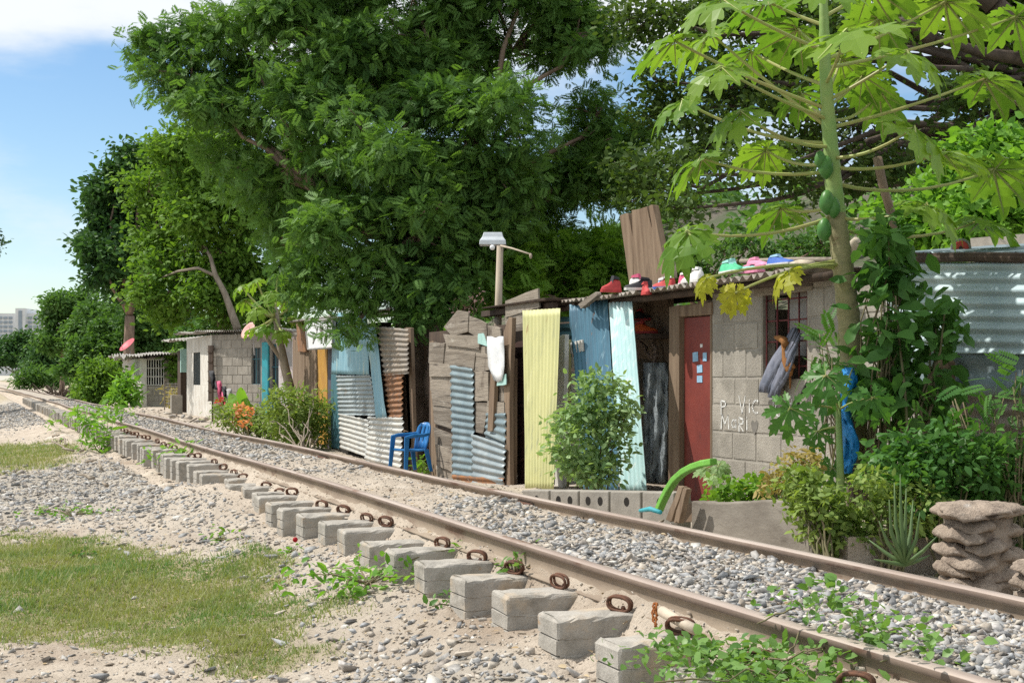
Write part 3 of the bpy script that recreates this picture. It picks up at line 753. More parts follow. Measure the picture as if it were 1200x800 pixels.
def blockwall(M, org, u, length, height, openings=(), bh=.245, bl=.42, t=.14, inn=None, mi=0, gap=.014, jit=.004):
    """real blocks laid in courses over a mortar core; openings (u0,u1,z0,z1)"""
    org = Vector(org); u = Vector(u); inn = Vector(inn); up = Vector((0, 0, 1))
    nrow = int(math.ceil(height / bh))
    for r in range(nrow):
        z0 = r * bh; z1 = min(height, z0 + bh); cuts = [(0, length)]
        zm = (z0 + z1) / 2
        for (a, b, c, d) in openings:
            if c - .02 < zm < d + .02:
                cuts = [q for s_, e_ in cuts for q in ((s_, min(e_, a)), (max(s_, b), e_)) if q[1] - q[0] > .02]
        for (s_, e_) in cuts:
            x = -bl / 2 * (r % 2) + random.uniform(-.03, .03)
            while x < e_:
                a = max(x, s_); b = min(x + bl, e_)
                if b - a > .03:
                    g = gap / 2; d = random.uniform(-jit, jit)
                    vs = []
                    for uu in (a + g, b - g):
                        for tt in (d, t):
                            for zz in (z0 + g + random.uniform(-.003, .003), z1 - g): vs.append(org + u * uu + inn * tt + up * zz)
                    M.add(vs, [(0, 1, 3, 2), (4, 6, 7, 5), (0, 4, 5, 1), (2, 3, 7, 6), (0, 2, 6, 4), (1, 5, 7, 3)], mi)
                x += bl
def core(M, org, u, length, height, openings, t0, t1, inn, mi=1):
    """mortar core in strips round the openings"""
    org = Vector(org); u = Vector(u); inn = Vector(inn)
    us = sorted({0, length} | {q for o in openings for q in o[:2]}); zs = sorted({0, height} | {min(max(q, 0), height) for o in openings for q in o[2:]})
    for i in range(len(us) - 1):
        for j in range(len(zs) - 1):
            um, zm = (us[i] + us[i + 1]) / 2, (zs[j] + zs[j + 1]) / 2
            if any(o[0] < um < o[1] and o[2] < zm < o[3] for o in openings): continue
            vs = [org + u * a + inn * tt + Vector((0, 0, z)) for a in (us[i], us[i + 1]) for tt in (t0, t1) for z in (zs[j], zs[j + 1])]
            M.add(vs, [(0, 1, 3, 2), (4, 6, 7, 5), (0, 4, 5, 1), (2, 3, 7, 6), (0, 2, 6, 4), (1, 5, 7, 3)], mi)
NY = Vector((0, 1, 0)); MY = Vector((0, -1, 0))
def sY(x, X):                     # position along the track of picture column x on the plane X
    return pX(x, 400, X).y
def Z_(x, y, X): return pX(x, y, X).z

# ---------------------------------------------------------------- block house with the red door
HX = 6.4
yD1, yD0 = sY(798, HX), sY(834, HX)
yEnd = sY(1046, HX)
zb = -.42
h = thing('block_shack', 'low grey concrete block shack with oxblood door and red barred window', 'shack', (HX, 11, zb))
M = MB()
ztop = 1.60
Lw = yD0 - yEnd
wy1, wy0 = sY(893, HX), sY(945, HX)       # window
wz0, wz1 = Z_(915, 456, HX), Z_(893, 346, HX)
op = [(yD0 - wy1, yD0 - wy0, wz0 - zb, wz1 - zb)]
blockwall(M, (HX, yD0, zb), MY, Lw, ztop - zb, op, inn=NX, jit=.0015, gap=.018)
core(M, (HX, yD0, zb), MY, Lw, ztop - zb, op, .006, .135, NX)
# back and side walls close the room
core(M, (HX + 3.2, 14.8, zb), MY, 14.8 - yEnd, ztop + .26 - zb, [], 0, .12, NX)
core(M, (HX + .15, yEnd, zb), NX, 3.05, ztop - zb, [], 0, .12, NY)
core(M, (HX + .15, 14.7, zb), NX, 3.05, ztop - zb, [], 0, .12, NY)
M.build('wall', [MT['block'], MT['mortar']], h, bevel=.006)
# lintel over the window, sill and jamb lining
M = MB(); M.box((HX - .012, wy0 - .1, wz1 - .004), (HX + .14, wy1 + .12, wz1 + .075)); M.build('lintel', MT['wood'], h, bevel=.005)
# door surround: posts and head
M = MB()
M.box((HX - .03, yD1 - .01, zb), (HX + .045, sY(787, HX), ztop - .1), jit=.008)
M.box((HX - .02, yD0 - .03, ztop - .21), (HX + .10, yD1 + .22, ztop - .1), jit=.006)
M.box((HX + .0, yD0 + .0, zb), (HX + .10, yD0 + .03, ztop - .2), jit=.004)
fr = M.build('door_frame', MT['wood_v'], h, bevel=.006)
M = MB(); M.box((HX + .025, yD0 + .03, zb + .03), (HX + .065, yD1 - .02, ztop - .22)); dr = M.build('door', MT['door_red'], h, bevel=.004)
for (x, y, ww, hh) in ((815, 418, 7, 11), (826, 418, 5, 10), (820, 432, 7, 9), (820, 444, 7, 8), (822, 405, 3, 4)):
    p = pX(x, y, HX + .022); M = MB(); k = p.x / (p.x) * (zX(x, HX) / F)
    M.box((p.x - .002, p.y - ww * k * .95, p.z - hh * k / 2), (p.x, p.y + ww * k * .95, p.z + hh * k / 2), rot=(R(random.uniform(-4, 4)), 0, 0))
    M.build('sticker', MT['c_lightblue' if hh > 5 else 'c_white'], dr)
# window: bars and the boarded half behind
M = MB()
for t_ in (.0, .27, .55, .8, 1.0):
    y = wy1 + (wy0 - wy1) * (.04 + t_ * .92); M.tube([(HX + .03, y, wz0 + .003), (HX + .03, y, wz1 - .004)], .008, 6)
for t_ in (.06, .28, .5, .76):
    z = wz0 + (wz1 - wz0) * (1 - t_); M.tube([(HX + .045, wy1 - .004, z), (HX + .045, wy0 + .004, z)], .008, 6)
M.build('window_bars', MT['bar_red'], h, smooth=True)
M = MB(); M.box((HX + .16, wy0 - .05, wz0 + .28), (HX + .18, wy1 - .18, wz1 + .05), rot=(R(2), 0, 0))
M.build('window_board', MT['board_grey'], h)
# chalked words and a heart on the wall
def strokes(M, lst, xp, yp, sw, sh, X, w=.010):
    for st in lst:
        pts = [pX(xp + a * sw, yp - b * sh, X) for a, b in st]
        for p, q in zip(pts, pts[1:]):
            d = (q - p); n = Vector((0, -d.z, d.y)).normalized() * w * random.uniform(.7, 1.2); e = d.normalized() * w * .6
            M.add([p - e + n, p - e - n, q + e - n, q + e + n, p - e + n + NX * .0012, p - e - n + NX * .0012, q + e - n + NX * .0012, q + e + n + NX * .0012], [(0, 1, 2, 3), (4, 7, 6, 5), (0, 4, 5, 1), (1, 5, 6, 2), (2, 6, 7, 3), (3, 7, 4, 0)])
circ = lambda cx, cy, rx, ry, a0=0, a1=360: [(cx + rx * math.cos(R(a)), cy + ry * math.sin(R(a))) for a in np.linspace(a0, a1, 11)]
LT = {'P': [[(0, 0), (0, 1)], [(0, 1), (.7, .9), (.75, .6), (0, .5)]], 'V': [[(0, 1), (.4, 0), (.8, 1)]], 'i': [[(.2, 0), (.2, .65)], [(.2, .85), (.2, .92)]],
      'C': [circ(.5, .5, .42, .5, 60, 300)], 'T': [[(0, 1), (.9, 1)], [(.45, 1), (.45, 0)]], 'O': [circ(.45, .5, .4, .5)], 'M': [[(0, 0), (.1, 1), (.45, .3), (.8, 1), (.9, 0)]],
      'a': [circ(.35, .35, .3, .33), [(.68, .68), (.68, 0)]], 'R': [[(0, 0), (0, 1)], [(0, 1), (.7, .85), (.65, .55), (0, .5), (.7, 0)]], 'I': [[(.2, 0), (.2, 1)]]}
M = MB(); gx = HX - .0032
for ch, x, y, sw, sh in (('P', 845, 485, 7, 16), ('V', 866, 484, 9, 20), ('i', 877, 483, 6, 16), ('C', 881, 484, 10, 15), ('T', 902, 484, 9, 17), ('O', 908, 488, 11, 19), ('P', 922, 484, 8, 20),
                         ('M', 845, 502, 10, 16), ('a', 857, 501, 8, 14), ('R', 866, 505, 7, 16), ('i', 874, 503, 6, 16)):
    strokes(M, LT[ch], x, y, sw, sh, gx, .0075)
M.build('lettering', MT['paint_white'], h)
hp = [(0, -1), (.55, -.2), (.8, .45), (.45, .85), (.05, .45), (-.4, .85), (-.8, .4), (-.5, -.25)]
M = MB(); M.slab([pX(884 + a * 5.5, 500 - b * 10, gx) for a, b in hp], NX, .0012, 0, 2, .002); M.build('heart_mark', MT['paint_grey'], h)
# roof sheet on dark poles
rz = 1.635
corr('roof', [(6.02, 14.75, rz + .0), (6.02, yEnd + .75, rz + .01), (9.8, yEnd + .75, rz + .16), (9.8, 14.75, rz + .16)], 'roof_edge', h, ridge='v', pitch=.115, amp=.017, warp=.012, rag=.05, solid=.004, seed=3)
M = MB(); M.tube([(6.2, 15.9, rz - .055), (6.2, 13.2, rz - .05), (6.2, yEnd + .5, rz - .045)], .035, 8); M.tube([(6.9, 15, rz - .02), (6.9, yEnd + .2, rz - .02)], .035, 8)
M.build('roof_pole', MT['wood_dark'], h, smooth=True)
# jeans and plush hanging from the bars
M = MB()
def flatleg(M, pts, ws, ph):
    n = len(pts); vs = []; m = 9
    for j, ((x, y, o_), w_) in enumerate(zip(pts, ws)):
        for i in range(m):
            q = -1 + 2 * i / (m - 1); vs.append(pX(x + q * w_, y + .12 * q * w_, HX - o_ - .022 * (1 - q * q) - .010 * math.sin(i * 1.9 + j * 1.3 + ph)))
    M.add(vs, [(j * m + i, j * m + i + 1, j * m + m + 1 + i, j * m + m + i) for j in range(n - 1) for i in range(m - 1)])
flatleg(M, [(932, 384, -.01), (928, 394, .01), (922, 406, .03), (915, 418, .05), (909, 429, .06), (904, 440, .065), (899, 450, .065), (897, 460, .06)], [3, 5, 7, 8.5, 9, 8.5, 8, 7.5], 0)
flatleg(M, [(936, 390, -.01), (931, 402, .02), (926, 414, .05), (922, 426, .07), (918, 438, .08), (913, 448, .08), (909, 456, .075), (906, 466, .07)], [3, 5, 6.5, 7, 7, 7, 6.5, 6], 2)
o = tag(M.build('jeans', MT['denim'], smooth=True, solid=.012), 'faded grey-blue jeans hanging out through the red window bars', 'jeans')
M = MB()
M.tube([pX(908, 395, HX - .05), pX(913, 396, HX - .05), pX(919, 399, HX - .055), pX(922, 405, HX - .055)], [.012, .026, .034, .036], 9)
M.tube([pX(920, 398, HX - .05), pX(919, 412, HX - .06), pX(921, 422, HX - .07), pX(925, 432, HX - .07), pX(927, 440, HX - .07)], [.034, .02, .035, .04, .012], 9)
M.tube([pX(924, 432, HX - .06), pX(926, 445, HX - .06), pX(926, 455, HX - .05)], [.012, .01, .006], 6)
M.tube([pX(922, 424, HX - .06), pX(928, 428, HX - .07), pX(931, 431, HX - .06)], [.03, .025, .012], 7)
tag(M.build('hanging_bundle', MT['fox'], smooth=True), 'orange-brown fluffy bundle tied to the window bars above the jeans', 'bundle')
M = MB(); M.tube([pX(946, 448, HX - .02), pX(941, 458, HX - .04), pX(936, 470, HX - .04), pX(934, 484, HX - .03)], .012, 7)
tag(M.build('hose', MT['dark'], smooth=True), 'black hose bent down from the corner of the barred window', 'hose')
# a pole lying along the roof
M = MB(); M.tube([pX(868, 306, 7.4), pX(930, 304, 7.4), pX(1000, 304, 7.4)], .022, 8)
tag(M.build('pole', MT['wood'], smooth=True), 'brown pole lying lengthwise on the shack roof behind the shoes', 'pole')
M = MB(); M.tube([pX(790, 326, 6.8), pX(789, 312, 6.8), pX(788, 292, 6.85)], .035, 8)
tag(M.build('post', MT['pole_wood'], smooth=True), 'short pale post stub standing behind the roof edge by the big plank', 'post')

# ---------------------------------------------------------------- shoes drying on the roof edge
def shoe(name, label, p, yaw, ca, cb, L=.27, cc=None, roll=0, group='shoes drying on the roof', tall=1.):
    t = thing(name, label, 'shoe', p, group)
    Rm = Euler((roll, 0, yaw)).to_matrix(); P = Vector(p)
    secs = [(0, .034, .075), (.12, .04, .085), (.3, .04, .088), (.45, .041, .07), (.62, .047, .05), (.8, .049, .036), (.93, .038, .026), (1., .012, .014)]
    def ring(x, w, h0, h1, n=9):
        return [P + Rm @ Vector((L * x, w * math.cos(a) * (1 if math.sin(a) < .3 else .8), h0 + (h1 - h0) * max(0, math.sin(a)))) for a in np.linspace(-.05, math.pi + .05, n)]
    M = MB(); M2 = MB(); n = 9
    vs = []; s2 = []
    for x, w_, hh in secs:
        hh = hh * tall
        vs += ring(x, w_ * L / .27, .022, .022 + hh)
        s2 += [P + Rm @ Vector((L * x, w_ * 1.06 * sx * L / .27, z)) for sx, z in ((1, 0), (1, .024), (-1, .024), (-1, 0))]
    fs = [(i * n + k, (i + 1) * n + k, (i + 1) * n + k + 1, i * n + k + 1) for i in range(len(secs) - 1) for k in range(n - 1)]
    fs += [tuple(range(n))[::-1], tuple((len(secs) - 1) * n + k for k in range(n))]
    M.add(vs, fs); M.build('upper', MT[ca], t, smooth=True)
    f2 = [(i * 4 + k, (i + 1) * 4 + k, (i + 1) * 4 + (k + 1) % 4, i * 4 + (k + 1) % 4) for i in range(len(secs) - 1) for k in range(4)] + [(0, 1, 2, 3), (28, 31, 30, 29)]
    M2.add(s2, f2); M2.build('sole', MT[cb], t)
    # collar / tongue patch
    M3 = MB(); M3.add([P + Rm @ Vector((L * x, y, z)) for x, y, z in ((.08, -.025, .10 * tall), (.08, .025, .10 * tall), (.42, .022, .102 * tall), (.42, -.022, .102 * tall), (.5, -.02, .075), (.5, .02, .075))] + [P + Rm @ Vector((L * x, y, z)) for x, y, z in ((.1, -.02, .118 * tall), (.1, .02, .118 * tall), (.38, .018, .13 * tall), (.38, -.018, .13 * tall))],
                       [(6, 7, 8, 9), (0, 1, 7, 6), (2, 3, 9, 8), (1, 2, 8, 7), (3, 0, 6, 9), (3, 2, 5, 4)]); M3.build('tongue', MT[cc or cb], t)
    return t
def shoe_at(x, y, X, yaw, *a, **k):
    return shoe('shoe', a[0], pX(x, y, X), R(yaw), *a[1:], **k)
shoe_at(726, 343, 6.1, 200, 'red and black shoe alone at the left end of the roof edge', 'c_red', 'c_red', cc='c_black', L=.25, tall=1.3)
shoe_at(739, 341, 6.12, -60, 'white sneaker with pink lining by the big plank', 'c_white', 'c_white', cc='c_magenta', tall=1.3)
shoe_at(764, 340, 6.15, 160, 'black shoe with white trim next to the pink lined sneaker', 'c_black', 'c_white', cc='c_black')
shoe_at(754, 346, 6.06, -100, 'bright red small shoe hanging over the roof edge below the black one', 'c_red', 'c_red', L=.2)
shoe_at(772, 341, 6.1, -75, 'light blue small shoe at the front of the roof edge', 'c_lightblue', 'c_white', L=.2)
shoe_at(790, 338, 6.16, 120, 'red and blue shoe between light blue and white ones', 'c_red', 'c_blue', cc='c_white', L=.24)
shoe_at(797, 335, 6.12, -70, 'pink and red shoe pointing down beside the white sneaker', 'c_magenta', 'c_white', L=.22)
shoe_at(822, 330, 6.12, 95, 'white low sneaker with raised pointed tongue', 'c_white', 'c_white', L=.30, tall=1.1)
shoe_at(853, 321, 6.2, -95, 'green and white shoe, farther one of the green pair', 'c_green', 'c_white', cc='c_teal', L=.29)
shoe_at(847, 322, 6.06, -90, 'green and teal shoe, nearer one of the green pair', 'c_green', 'c_white', cc='c_teal', L=.32, tall=.95)
shoe_at(872, 321, 6.12, -85, 'pink and mint shoe lying right of the green pair', 'c_teal', 'c_pink', cc='c_pink', L=.27, tall=.6)
shoe_at(878, 316, 6.3, -85, 'bright pink slipper on the roof near the papaya leaves', 'c_pink', 'c_pink', L=.30, tall=.8)
shoe_at(902, 313, 6.3, -80, 'blue and white shoe near the papaya trunk', 'c_blue', 'c_white', cc='c_lightblue', L=.3, tall=.8)
M = MB(); M.tube([pX(928, 311, 6.3), pX(938, 309, 6.3), pX(952, 309, 6.3)], [.03, .035, .03], 10)
tag(M.build('rolled_cloth', MT['c_beige'], smooth=True), 'beige rolled cloth on the roof edge right of the blue shoe', 'cloth')
M = MB(); M.tube([pX(985, 300, 6.5), pX(996, 292, 6.5), pX(1004, 281, 6.5)], [.04, .05, .03], 10)
tag(M.build('straw_hat', MT['c_beige'], smooth=True), 'pale straw coloured bundle on the roof behind the papaya trunk', 'bundle')

# ---------------------------------------------------------------- big split plank and the dark gap left of the door
M = MB()
def lp(pts, X0, Xt, t):           # leaning: X shifts with picture height
    return [pX(x, y, X0 + (Xt - X0) * (y - 450) / -200.) for x, y in pts]
M.slab(lp([(726, 252), (736, 250), (742, 281), (742, 330), (760, 420), (748, 420), (737, 330)], 6.75, 6.6, .05), NX, .07, 0, 4, .006)
M.slab(lp([(740, 247), (758, 242), (766, 278), (775, 335), (781, 422), (760, 422), (743, 330)], 6.75, 6.6, .05), NX, .08, 0, 4, .006)
M.slab(lp([(760, 241), (765, 240), (781, 322), (786, 422), (780, 424), (775, 335), (766, 280)], 6.75, 6.6, .05), NX, .07, 0, 4, .006)
tag(M.build('plank', MT['wood_v'], bevel=.004), 'tall thick weathered plank with split top leaning above the roof', 'plank')
M = MB()
pts = [pX(752, 560, 6.75)]
g0 = []
for j in range(15):
    for i in range(9):
        x = 754 + 28 * i / 8 + random.uniform(-1, 1); y = 425 + 140 * j / 14
        g0.append(pX(x, y, 6.45 + .04 * math.sin(i * 1.7 + j * .5) + random.uniform(-.03, .03)))
M.add(g0, [(j * 9 + i, j * 9 + i + 1, j * 9 + 10 + i, j * 9 + 9 + i) for j in range(14) for i in range(8)])
tag(M.build('tarpaulin', MT['tarp_grey'], smooth=True, solid=.006), 'crumpled dark grey tarpaulin stuffed in the gap left of the door', 'tarpaulin')
M = MB(); M.tube([pX(780, 470, 6.55), pX(776, 500, 6.5), pX(766, 530, 6.5), pX(758, 565, 6.5)], .014, 7)
tag(M.build('hose', MT['dark_teal'], smooth=True), 'thin dark hose hanging in the gap beside the teal sheet', 'hose')
M = MB(); limb(M, pX(772, 445, 6.6), pX(764, 402, 6.6), .03, .02, n=5, wob=.1); limb(M, pX(767, 420, 6.6), pX(750, 400, 6.6), .02, .012, n=4, wob=.1); limb(M, pX(757, 440, 6.65), pX(753, 470, 6.65), .02, .02, n=4, wob=.1)
tag(M.build('dead_branch', MT['bark'], smooth=True), 'gnarled dead branch stub in the dark gap under the plank', 'branch')
shoe_at(744, 391, 6.45, -60, 'orange and red shoe on the shelf under the roof edge', 'c_orange', 'c_red', L=.28)
shoe_at(745, 376, 6.6, -60, 'dark and red shoe tucked just under the roof edge', 'c_black', 'c_red', L=.2)
M = MB(); M.box((6.4, sY(764, 6.4), Z_(750, 397, 6.45)), (6.75, sY(736, 6.4), Z_(750, 392, 6.45))); tag(M.build('shelf', MT['wood_dark']), 'small dark board shelf carrying the orange shoe', 'shelf')
# dark back of the lean-to behind the sheet fence
M = MB(); M.box((7.4, 14.9, -.5), (7.5, 23, 1.55)); tag(M.build('board_wall', MT['wood_dark']), 'dark board wall standing behind the coloured sheet fence', 'wall')
M = MB(); M.box((5.9, 14.85, rz + .02), (7.0, 17.0, rz + .05), jit=.01); M.box((6.0, 14.9, rz - .06), (6.07, 17.3, rz + .0), jit=.01)
tag(M.build('shelf', MT['wood_dark'], bevel=.004), 'dark board ledge running left from the roof over the blue sheets', 'shelf')
M = MB(); board(M, [(677, 357), (681, 362), (700, 346), (698, 341)], 5.95, .05); board(M, [(684, 356), (690, 352), (691, 384), (685, 384)], 6.1, .03)
tag(M.build('roof_board', MT['wood'], bevel=.003), 'slanted grey board end sticking up left of the blue sheet', 'board')

# ---------------------------------------------------------------- coloured sheets of the fence
corr_px('corrugated_sheet', [(714, 355, 6.12), (741, 353, 6.12), (759, 576, 5.85), (727, 576, 5.75)], 'teal_sheet', ridge='v', pitch=.078, amp=.012, warp=.004, label='pale teal corrugated sheet standing upright left of the dark gap', cat='metal sheet', group='upright sheets of the fence', seed=5, rag=.01)
corr_px('corrugated_sheet', [(668, 358, 6.05), (713, 350, 6.16), (726, 577, 5.95), (684, 577, 5.85)], 'blue_sheet', ridge='v', pitch=.078, amp=.012, warp=.004, label='dark blue corrugated sheet with torn top behind the leafy bush', cat='metal sheet', group='upright sheets of the fence', rag=.06, seed=6)
corr_px('corrugated_sheet', [(613, 364, 5.72), (656, 361, 5.8), (648, 574, 5.6), (616, 574, 5.55)], 'yellow_sheet', ridge='v', pitch=.078, amp=.0115, label='tall pale yellow corrugated sheet standing upright', cat='metal sheet', group='upright sheets of the fence', seed=7, rag=.004, warp=.002)
M = MB(); board(M, [(654, 393), (662, 392), (659, 574), (650, 574)], 5.9, .05)
tag(M.build('fence_post', MT['white_paint'], bevel=.004), 'off-white upright board right of the yellow sheet', 'post')
M = MB(); board(M, [(662, 400), (667, 398), (664, 574), (659, 574)], 6.0, .03)
tag(M.build('fence_post', MT['yellow_sheet'], bevel=.004), 'thin yellow edged upright strip beside the white slats', 'post')
M = MB()
for i, y in enumerate(range(402, 570, 17)): board(M, [(666, y), (682, y - 4), (683, y + 10), (665, y + 13)], 6.02 + random.uniform(-.01, .01), .02)
tag(M.build('slat_panel', MT['white_paint'], bevel=.003), 'white slatted panel partly hidden between yellow strip and blue sheet', 'panel')
M = MB()
for y in (372, 380, 389): board(M, [(652, y), (672, y - 1), (672, y + 4), (652, y + 5)], 6.3, .02)
board(M, [(626, 382), (668, 383), (668, 420), (626, 420)], 6.4, .03)
tag(M.build('blue_slats', MT['dark_teal'], bevel=.003), 'blue grey slats showing above the white boards behind the fence', 'panel')
M = MB(); board(M, [(603, 402), (615, 398), (616, 574), (606, 574)], 5.95, .04)
for k in range(5): board(M, [(604, 410 + k * 32), (614, 408 + k * 32), (614, 412 + k * 32), (604, 414 + k * 32)], 5.93, .02)
tag(M.build('wooden_door', MT['wood_red'], bevel=.003), 'narrow dark red-brown board door left of the yellow sheet', 'door')

# ---------------------------------------------------------------- patchwork wooden gate
g = thing('patchwork_gate', 'gate patched from grey boards and rusty corrugated scraps', 'gate', (5.75, 18.5, -.5))
GX = 5.72
for pts, X in (([(590, 390), (596, 372), (600, 372), (597, 470), (598, 574), (592, 574)], GX - .02), ([(503, 400), (508, 400), (512, 562), (506, 562)], GX + .03), ([(596, 420), (602, 420), (601, 574), (596, 574)], GX + .05), ([(577, 398), (582, 400), (577, 505), (571, 505)], GX - .055)):
    M = MB(); board(M, pts, X, .05); M.build('post', MT['wood_v'], g, bevel=.004)
bd = [[(520, 383), (536, 364), (549, 366), (548, 388), (530, 394)], [(546, 368), (570, 379), (571, 404), (548, 388)], [(569, 380), (586, 384), (588, 408), (570, 404)],
      [(519, 391), (562, 394), (561, 409), (523, 405)], [(520, 402), (572, 406), (573, 419), (519, 413)], [(503, 401), (521, 402), (519, 428), (502, 425)], [(516, 411), (557, 413), (555, 434), (516, 428)],
      [(556, 413), (573, 414), (573, 434), (556, 435)], [(503, 424), (526, 427), (530, 441), (503, 441)], [(504, 439), (530, 441), (528, 460), (504, 457)], [(505, 456), (529, 460), (529, 478), (507, 475)],
      [(507, 474), (530, 478), (530, 503), (509, 496)], [(508, 500), (530, 510), (530, 528), (510, 522)], [(510, 520), (530, 528), (530, 553), (512, 546)], [(511, 545), (531, 553), (531, 574), (512, 570)],
      [(554, 434), (572, 436), (572, 470), (553, 470)], [(553, 470), (572, 472), (566, 508), (552, 505)], [(571, 446), (592, 448), (592, 470), (571, 472)], [(571, 470), (592, 471), (592, 484), (570, 486)],
      [(505, 410), (512, 410), (513, 420), (505, 420)], [(585, 400), (592, 400), (592, 448), (586, 448)],
      [(592, 352), (630, 338), (632, 360), (592, 372)], [(592, 372), (631, 360), (631, 374), (592, 384)], [(592, 384), (616, 377), (615, 386), (592, 392)]]
for i, pts in enumerate(bd):
    M = MB(); board(M, pts, GX + [-.012, .0, .012, -.02, .006][i % 5] + (.22 if pts[1][0] > 610 else 0), .022); M.t = [random.random()] * len(M.f)
    M.build('board', MT['wood'], g, bevel=.002)
M = MB(); M.box((GX + .04, sY(596, GX + .04), -.5), (GX + .07, sY(503, GX + .04), 1.42)); M.build('backing', MT['wood_dark'], g)
corr_px('metal_patch', [(529, 428, GX - .03), (555, 432, GX - .03), (554, 566, GX - .03), (531, 562, GX - .03)], 'zinc_blue', g, seed=11, amp=.012, pitch=.088)
corr_px('metal_patch', [(570, 484, GX - .03), (593, 484, GX - .03), (592, 524, GX - .03), (568, 512, GX - .03)], 'zinc_blue', g, seed=12, amp=.012, pitch=.088)
o = corr_px('metal_patch', [(553, 508, GX - .05), (593, 522, GX - .05), (589, 574, GX - .05), (553, 570, GX - .05)], 'zinc', g, seed=13, amp=.012, pitch=.088)
corr_px('metal_patch', [(531, 556, GX - .055), (590, 560, GX - .055), (589, 578, GX - .055), (531, 573, GX - .055)], 'zinc_rust', g, seed=14, amp=.01, pitch=.088)
M = MB()
n = 7
gpt = []
for j in range(n):
    for i in range(5):
        x0, x1 = [(571, 590), (571, 590.5), (571, 591), (572, 591), (572, 591), (575, 590), (579, 588)][j]
        gpt.append(pX(x0 + (x1 - x0) * i / 4, 394 + (446 - 394) * j / 6 + (i == 2) * 2 - (j == 5 and i == 0) * 2, GX - .075 + .012 * math.sin(i * 1.5 + j)))
M.add(gpt, [(j * 5 + i, j * 5 + i + 1, j * 5 + 6 + i, j * 5 + 5 + i) for j in range(n - 1) for i in range(4)])
tag(M.build('plastic_sheet', MT['white_plastic'], smooth=True, solid=.006), 'white plastic panel hanging on the patchwork gate', 'panel')
for (a, b, lab) in ((([(560, 391), (566, 390), (571, 406), (560, 402)]), 0, 'small mint green scrap left of the white plastic panel'), (([(583, 441), (593, 438), (593, 451), (582, 452)]), 0, 'small mint green scrap under the white plastic panel')):
    M = MB(); board(M, a, GX - .07, .01); tag(M.build('cloth_scrap', MT['mint']), lab, 'scrap', 'mint scraps on the gate')

# lamp post behind the gate
t = thing('street_lamp', 'boxy white lamp head on a pale wooden pole above the gate', 'street lamp', pX(582, 566, 6.1))
M = MB(); M.tube([pX(582, 560, 6.1), pX(583, 400, 6.1), pX(586, 288, 6.1)], [.05, .048, .04], 10); M.build('pole', MT['pole_wood'], t, smooth=True)
M = MB()
k = zX(578, 6.1) / F; c0 = pX(577.5, 284, 6.1)
rows = [(-.27, .27, .13, -.02), (-.26, .26, .13, .04), (-.21, .21, .10, .09), (-.18, .19, .08, .155)]
hd = []
for (a, b, d, z) in rows:
    for (uu, vv) in ((a, -d), (b, -d), (b, d), (a, d)): hd.append(c0 + Vector((CT, -ST, 0)) * uu * .62 + Vector((ST, CT, 0)) * vv + Vector((0, 0, z * .9 - .02)))
M.add(hd, [(i * 4 + k_, i * 4 + (k_ + 1) % 4, i * 4 + 4 + (k_ + 1) % 4, i * 4 + 4 + k_) for i in range(3) for k_ in range(4)] + [(0, 3, 2, 1), (12, 13, 14, 15)])
hdo = M.build('lamp_head', MT['lamp_white'], t, bevel=.008)
M = MB(); M.ball(pX(577, 290, 6.05), .035, 10); M.build('photocell', MT['white_plastic'], t, smooth=True)
M = MB(); M.box(c0 + Vector((CT, -ST, 0)) * .0 + Vector((-.03, -.04, .075)), c0 + Vector((CT, -ST, 0)) * .08 + Vector((.06, .02, .083))); M.build('lamp_window', MT['dark_glass'], hdo)
M = MB(); M.tube([pX(587, 288, 6.1), pX(600, 291, 6.12), pX(622, 298, 6.15)], [.014, .012, .01], 6); M.ball(pX(622, 300, 6.15), (.02, .02, .035), 8); M.build('side_arm', MT['pole_wood'], t, smooth=True)

# ---------------------------------------------------------------- corrugated shack
c = thing('corrugated_shack', 'shack clad in dented silver and light blue corrugated sheets', 'shack', (5.95, 22, -.5))
FX = lambda x: 5.62 + (475 - x) / (475 - 393) * .42
def sheet(pts, mat, seed, lift=0, **k):
    return corr_px('metal_sheet', [(x, y, FX(x) - lift) for x, y in pts], mat, c, seed=seed, **k)
sheet([(391, 366), (429, 368), (432, 439), (388, 438)], 'blue_light', 21, .02, ridge='v', pitch=.26, amp=.012)
sheet([(395, 440), (434, 439), (441, 487), (397, 486)], 'zinc', 22, .0, amp=.014, pitch=.082)
sheet([(397, 484), (433, 492), (432, 536), (399, 524)], 'zinc_light', 23, .03, amp=.014, pitch=.082)
sheet([(430, 488), (472, 489), (471, 552), (428, 540)], 'zinc_light', 24, .07, amp=.015, pitch=.082, warp=.03)
sheet([(447, 438), (471, 435), (472, 490), (452, 490)], 'zinc_rust', 25, .03, amp=.014, pitch=.082)
sheet([(441, 382), (479, 386), (479, 438), (450, 440)], 'zinc_brown', 26, .05, amp=.016, pitch=.088)
sheet([(428, 380), (441, 384), (454, 489), (440, 490)], 'blue_light', 27, .09, ridge='v', pitch=.30, amp=.012, warp=.02)
sheet([(417, 366), (429, 366), (430, 405), (418, 405)], 'blue_light', 28, .06, ridge='v', pitch=.2, amp=.012)
M = MB()
for pts in ([(470, 440), (479, 436), (482, 520), (474, 550)], [(473, 384), (481, 384), (486, 552), (480, 552)], [(460, 405), (466, 405), (468, 432), (463, 432)]): board(M, pts, 5.72, .05)
M.build('post', MT['wood_v'], c, bevel=.004)
M = MB(); M.box((6.10, 22.6, -.6), (6.30, 25.3, 1.70)); M.build('wall', MT['dark'], c)  # near-black fill behind the sheets, shade of the inside put into its colour
corr('roof', [(5.9, 25.6, 1.84), (5.62, 20.2, 1.80), (6.05, 21.8, 1.84), (6.4, 25.6, 1.86)], 'roof_sheet', c, ridge='v', pitch=.1, amp=.015, seed=29)

